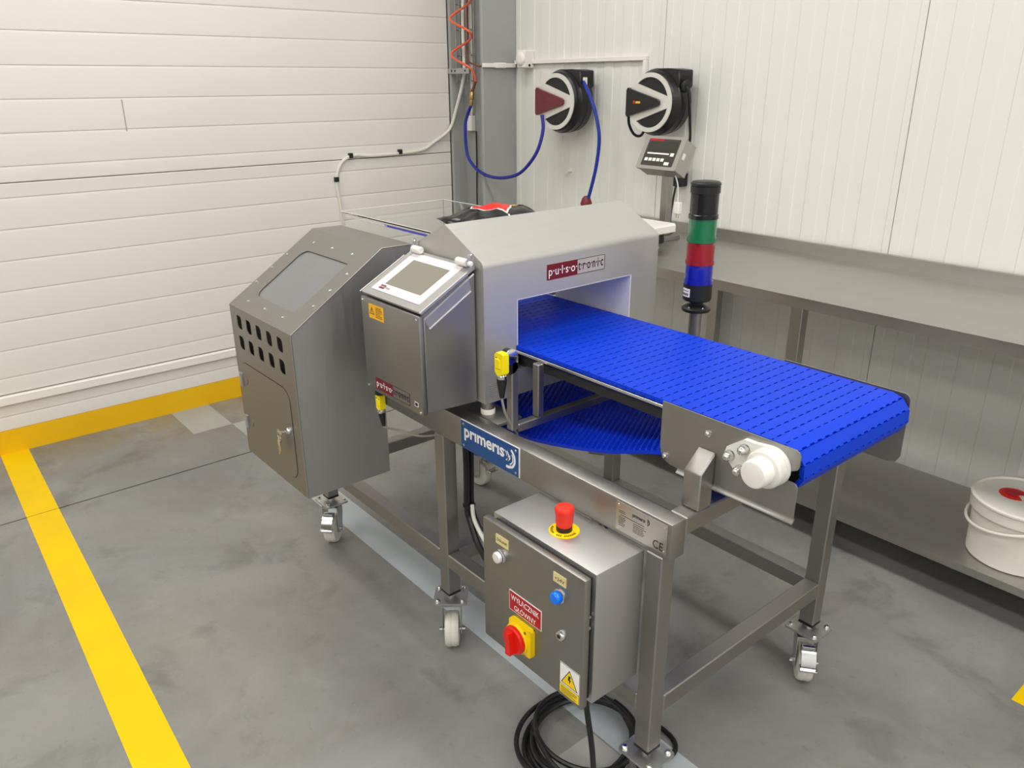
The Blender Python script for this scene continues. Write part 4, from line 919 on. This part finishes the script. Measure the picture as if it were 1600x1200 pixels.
# orange spiral hose
sh = thing('spiral_hose', 'orange spiral air hose dangling in front of the wire tray', 'hose', (-1.42, 1.46, 1.44))
pts = []
N_ = 60
for k in range(N_ + 1):
    f_ = k / N_; z = 2.60 - f_ * 1.06; a = (1.885 - z) / .172 * 2 * PI / 1.0
    pts.append((-1.386 + .082 * math.cos(a), 1.425 + .030 * math.sin(a), z + .008))
pts += [(-1.300, 1.440, 1.525), (-1.303, 1.450, 1.49)]
ob('coil', tube(nb(), pts, .0060, 8, 3), ORANGE, sh)
ob('hose_end', tube(nb(), [(-1.303, 1.450, 1.49), (-1.325, 1.450, 1.455), (-1.335, 1.446, 1.43), (-1.322, 1.44, 1.445)], .0065, 8, 4), RCAB, sh)
ob('coupling', lathe(nb(), [(.012, 0), (.014, .008), (.014, .028), (.010, .032), (.010, .05)], (-1.345, 1.452, 1.40), (.25, 0, .97), 12), BRASS, sh)
# wire tray with cables in the column recess
ct = thing('wire_cable_tray', 'galvanised wire cable tray running down inside the corner column', 'cable tray', (-1.45, 1.50, 1.49))
bm = nb()
for x in (-1.515, -1.485, -1.455, -1.420, -1.392): cyl(bm, (x, 1.512, 1.485), (x, 1.512, 3.9), .003, 6)
for x in (-1.515, -1.392): cyl(bm, (x, 1.485, 1.485), (x, 1.485, 3.9), .003, 6)
ob('long_wires', bm, ZINC, ct)
for k in range(17):
    z = 1.495 + .125 * k; ob('cross_wire', tube(nb(), [(-1.515, 1.485, z), (-1.515, 1.514, z), (-1.392, 1.514, z), (-1.392, 1.485, z)], .003, 6, 1, False), ZINC, ct)
bm = nb(); bx(bm, -1.535, -1.350, 1.440, 1.456, 1.528, 1.556, .002); ob('tray_bracket', bm, ZINC, ct)
for x in (-1.50, -1.47, -1.38): ob('bracket_hole', lathe(nb(), [(.006, 0), (.006, .0006)], (x, 1.4398, 1.543), (0, -1, 0), 10), BLACK, ct)
# cables
wc = tagit(ob('white_cable', tube(nb(), [(-1.452, 1.500, 3.9), (-1.452, 1.497, 2.2), (-1.462, 1.493, 1.78), (-1.452, 1.488, 1.62), (-1.444, 1.480, 1.53), (-1.450, 1.470, 1.47), (-1.490, 1.455, 1.35), (-1.516, 1.425, 1.245), (-1.533, 1.330, 1.180), (-1.534, 1.253, 1.144), (-1.534, 1.110, 1.1335), (-1.534, .934, 1.131), (-1.534, .840, 1.139), (-1.534, .775, 1.120), (-1.534, .735, 1.070), (-1.534, .722, .997), (-1.534, .735, .872), (-1.534, .737, .70)], .0085, 10, 8), WCAB), 'white cable leaving the tray and clipped along the left panelled wall', 'cable')
tagit(ob('white_cable', tube(nb(), [(-1.405, 1.503, 3.9), (-1.405, 1.503, 2.0), (-1.402, 1.500, 1.50), (-1.420, 1.512, 1.36), (-1.432, 1.516, 1.32)], .0075, 8, 8), WCAB), 'straight white cable from the tray down to the small white box', 'cable')
tagit(ob('white_box', bx(nb(), -1.462, -1.420, 1.505, 1.534, 1.235, 1.315, .003), WPLAS), 'small white cover box fixed to the column web beside the blue hose', 'box')
tagit(ob('black_cable', tube(nb(), [(-1.405, 1.525, 1.235), (-1.405, 1.525, 1.05), (-1.402, 1.52, .95), (-1.375, 1.50, .80), (-1.34, 1.49, .62), (-1.33, 1.49, .01)], .004, 7, 8), CABLE), 'thin black cable hanging down the column below the white box', 'cable')
tagit(ob('red_cable', tube(nb(), [(-1.432, 1.50, 3.9), (-1.430, 1.50, 1.9), (-1.425, 1.495, 1.72), (-1.400, 1.470, 1.650), (-1.340, 1.435, 1.590), (-1.260, 1.422, 1.566), (-1.222, 1.422, 1.562)], .0045, 7, 8), RCAB), 'dark red cable curving from the tray to the white trunking', 'cable')
for (y, z, r_) in ((1.108, 1.150, 'upper right'), (.812, 1.147, 'bend'), (.722, 1.035, 'lower')):
    lb = {'upper right': 'black cable clip nearest the column on the white cable', 'bend': 'black cable clip at the top of the white cable bend', 'lower': 'lowest black cable clip on the white cable'}[r_]
    tagit(ob('cable_clip', bx(nb(), -1.5412, -1.522, y - .011, y + .011, z - .020, z + .004, .002), BLACK), lb, 'clip', 'clips on the left wall cable')
# trunking and socket
tr = thing('cable_trunking', 'white cable trunking running past the socket box above the reels', 'trunking', (-.70, 1.655, 1.58))
ob('trunking_run', bx(nb(), -1.212, -1.1305, 1.636, 1.6545, 1.572, 1.592, .002), WHITE_TRIM, tr)
ob('trunking_run', bx(nb(), -1.0695, -.304, 1.636, 1.6545, 1.572, 1.592, .002), WHITE_TRIM, tr)
ob('trunking_run', bx(nb(), -.324, -.304, 1.636, 1.6545, 1.50, 1.572, .002), WHITE_TRIM, tr)
ob('trunking_run', bx(nb(), -1.2145, -1.196, 1.425, 1.635, 1.556, 1.576, .002), WHITE_TRIM, tr)
ob('trunking_joint', bx(nb(), -1.2145, -1.193, 1.50, 1.57, 1.553, 1.579, .003), WHITE_TRIM, tr)
so = thing('socket_box', 'white surface socket box on the back wall beside the column', 'socket', (-1.10, 1.655, 1.595))
ob('back_box', bx(nb(), -1.130, -1.070, 1.585, 1.654, 1.553, 1.637, .004), WPLAS, so)
ob('round_cover', lathe(nb(), [(.034, 0), (.033, .004), (.028, .009), (.016, .012)], (-1.098, 1.5845, 1.596), (0, -1, 0), 28), WPLAS, so)
ob('side_hole', lathe(nb(), [(.007, 0), (.007, .001)], (-1.0698, 1.62, 1.565), (1, 0, 0), 10), BLACK, so)
# small items on the back wall
tagit(ob('black_socket', bx(nb(), -.098, -.040, 1.610, 1.6535, 1.050, 1.108, .004), BLACK), 'black wall socket behind the scale readout', 'socket')
pg = thing('hanging_plug', 'white plug hanging on a thin white lead below the scale readout', 'plug', (.03, 1.44, .955))
ob('plug_lead', tube(nb(), [(.093, 1.40, 1.125), (.098, 1.412, 1.09), (.097, 1.42, 1.05), (.097, 1.42, 1.018)], .0028, 7, 6), WPLAS, pg)
bm = nb(); bx(bm, .083, .111, 1.412, 1.436, .968, 1.018, .004); ob('plug_body', bm, WPLAS, pg)
bm = nb()
for dx in (-.006, .006): cyl(bm, (.097 + dx, 1.424, .953), (.097 + dx, 1.424, .969), .002, 8)
ob('plug_pins', bm, CHROME, pg)
bm = nb(); lathe(bm, [(.012, 0), (.008, .006), (.004, .020)], (-.785, 1.6545, 1.062), (0, -1, 0), 12); tube(bm, [(-.785, 1.64, 1.062), (-.800, 1.63, 1.050), (-.812, 1.645, 1.035)], .0025, 6, 4)
tagit(ob('wall_anchor', bm, WPLAS), 'small white plastic anchor sticking out of the wall between the hoses', 'anchor')
tagit(ob('wall_notice', bx(nb(), 1.455, 1.66, 1.651, 1.6535, .215, .36), WPRINT), 'white sheet fixed low on the wall behind the bucket', 'notice')
tagit(ob('black_lead', tube(nb(), [(-.06, 1.60, 1.06), (-.045, 1.57, 1.02), (.00, 1.50, .93), (.02, 1.492, .862)], .005, 7, 6), CABLE), 'black lead running from the black socket down behind the scale post', 'cable')

# ------------------------------------------------------------------ cables at the frame and on the floor
cc = thing('cable_coil', 'black power cable lying in loose coils under the switch cabinet', 'cable', (1.20, -.15, 0))
def loop(cx, cy, rx, ry, z, ph, tilt=0.0, n=26, t0=0, t1=360):
    out = []
    for k in range(n + 1):
        a = math.radians(t0 + (t1 - t0) * k / n)
        out.append((cx + rx * math.cos(a + ph), cy + ry * math.sin(a + ph), z + tilt * math.sin(a)))
    return out
coil = []
par = [(1.188, -.160, .132, .135), (1.178, -.170, .118, .140), (1.192, -.155, .138, .126), (1.170, -.178, .124, .148), (1.190, -.168, .108, .130), (1.182, -.150, .128, .118)]
for i, (cx_, cy_, rx, ry) in enumerate(par):
    coil += loop(cx_, cy_, rx, ry, .006 + .006 * i, .4 * i, .004, 22)[:-1]
ob('coiled_cable', tube(nb(), coil, .0062, 8, 3), CABLE, cc)
ob('cable_drop', tube(nb(), [(1.315, -.300, .352), (1.322, -.300, .30), (1.335, -.290, .18), (1.325, -.275, .08), (1.29, -.27, .035), (1.22, -.29, .045), (1.12, -.26, .046)], .0060, 8, 8), CABLE, cc)
ob('cable_tail', tube(nb(), [(1.312, -.120, .020), (1.338, -.085, .008), (1.350, -.045, .006), (1.342, -.010, .006), (1.31, .010, .006), (1.24, .002, .02)], .0060, 8, 8), CABLE, cc)
cbn = thing('cable_bundle', 'black and grey cables running down the middle leg to the switch cabinet', 'cables', (.74, -.15, .35))
ob('cable', tube(nb(), [(.722, -.152, .700), (.724, -.150, .56), (.722, -.150, .44), (.735, -.150, .40), (.79, -.160, .345), (.90, -.175, .325), (1.071, -.215, .46)], .0085, 8, 8), CABLE, cbn)
ob('cable', tube(nb(), [(.722, -.133, .700), (.722, -.132, .55), (.722, -.133, .44), (.75, -.130, .38), (.85, -.140, .33), (1.071, -.225, .44)], .0065, 8, 8), CABLE, cbn)
ob('cable', tube(nb(), [(.738, -.145, .450), (.748, -.145, .405), (.80, -.145, .360), (.92, -.165, .34), (1.071, -.235, .48)], .0055, 8, 8), WCAB, cbn)
ob('cable', tube(nb(), [(.735, -.120, .380), (.765, -.118, .330), (.80, -.130, .318), (.84, -.150, .315), (.80, -.150, .335), (.76, -.130, .372)], .006, 8, 8), GCAB, cbn)
ob('cable_tie', lathe(nb(), [(.017, 0), (.017, .006)], (.722, -.143, .440), (0, 0, 1), 12), BLACK, cbn)
tagit(ob('grey_cable', tube(nb(), [(.715, .415, .655), (.716, .418, .55), (.712, .415, .45), (.690, .405, .41), (.66, .40, .40), (.62, .41, .385)], .0055, 8, 8), GCAB), 'grey cable tied to the far middle leg under the belt', 'cable')
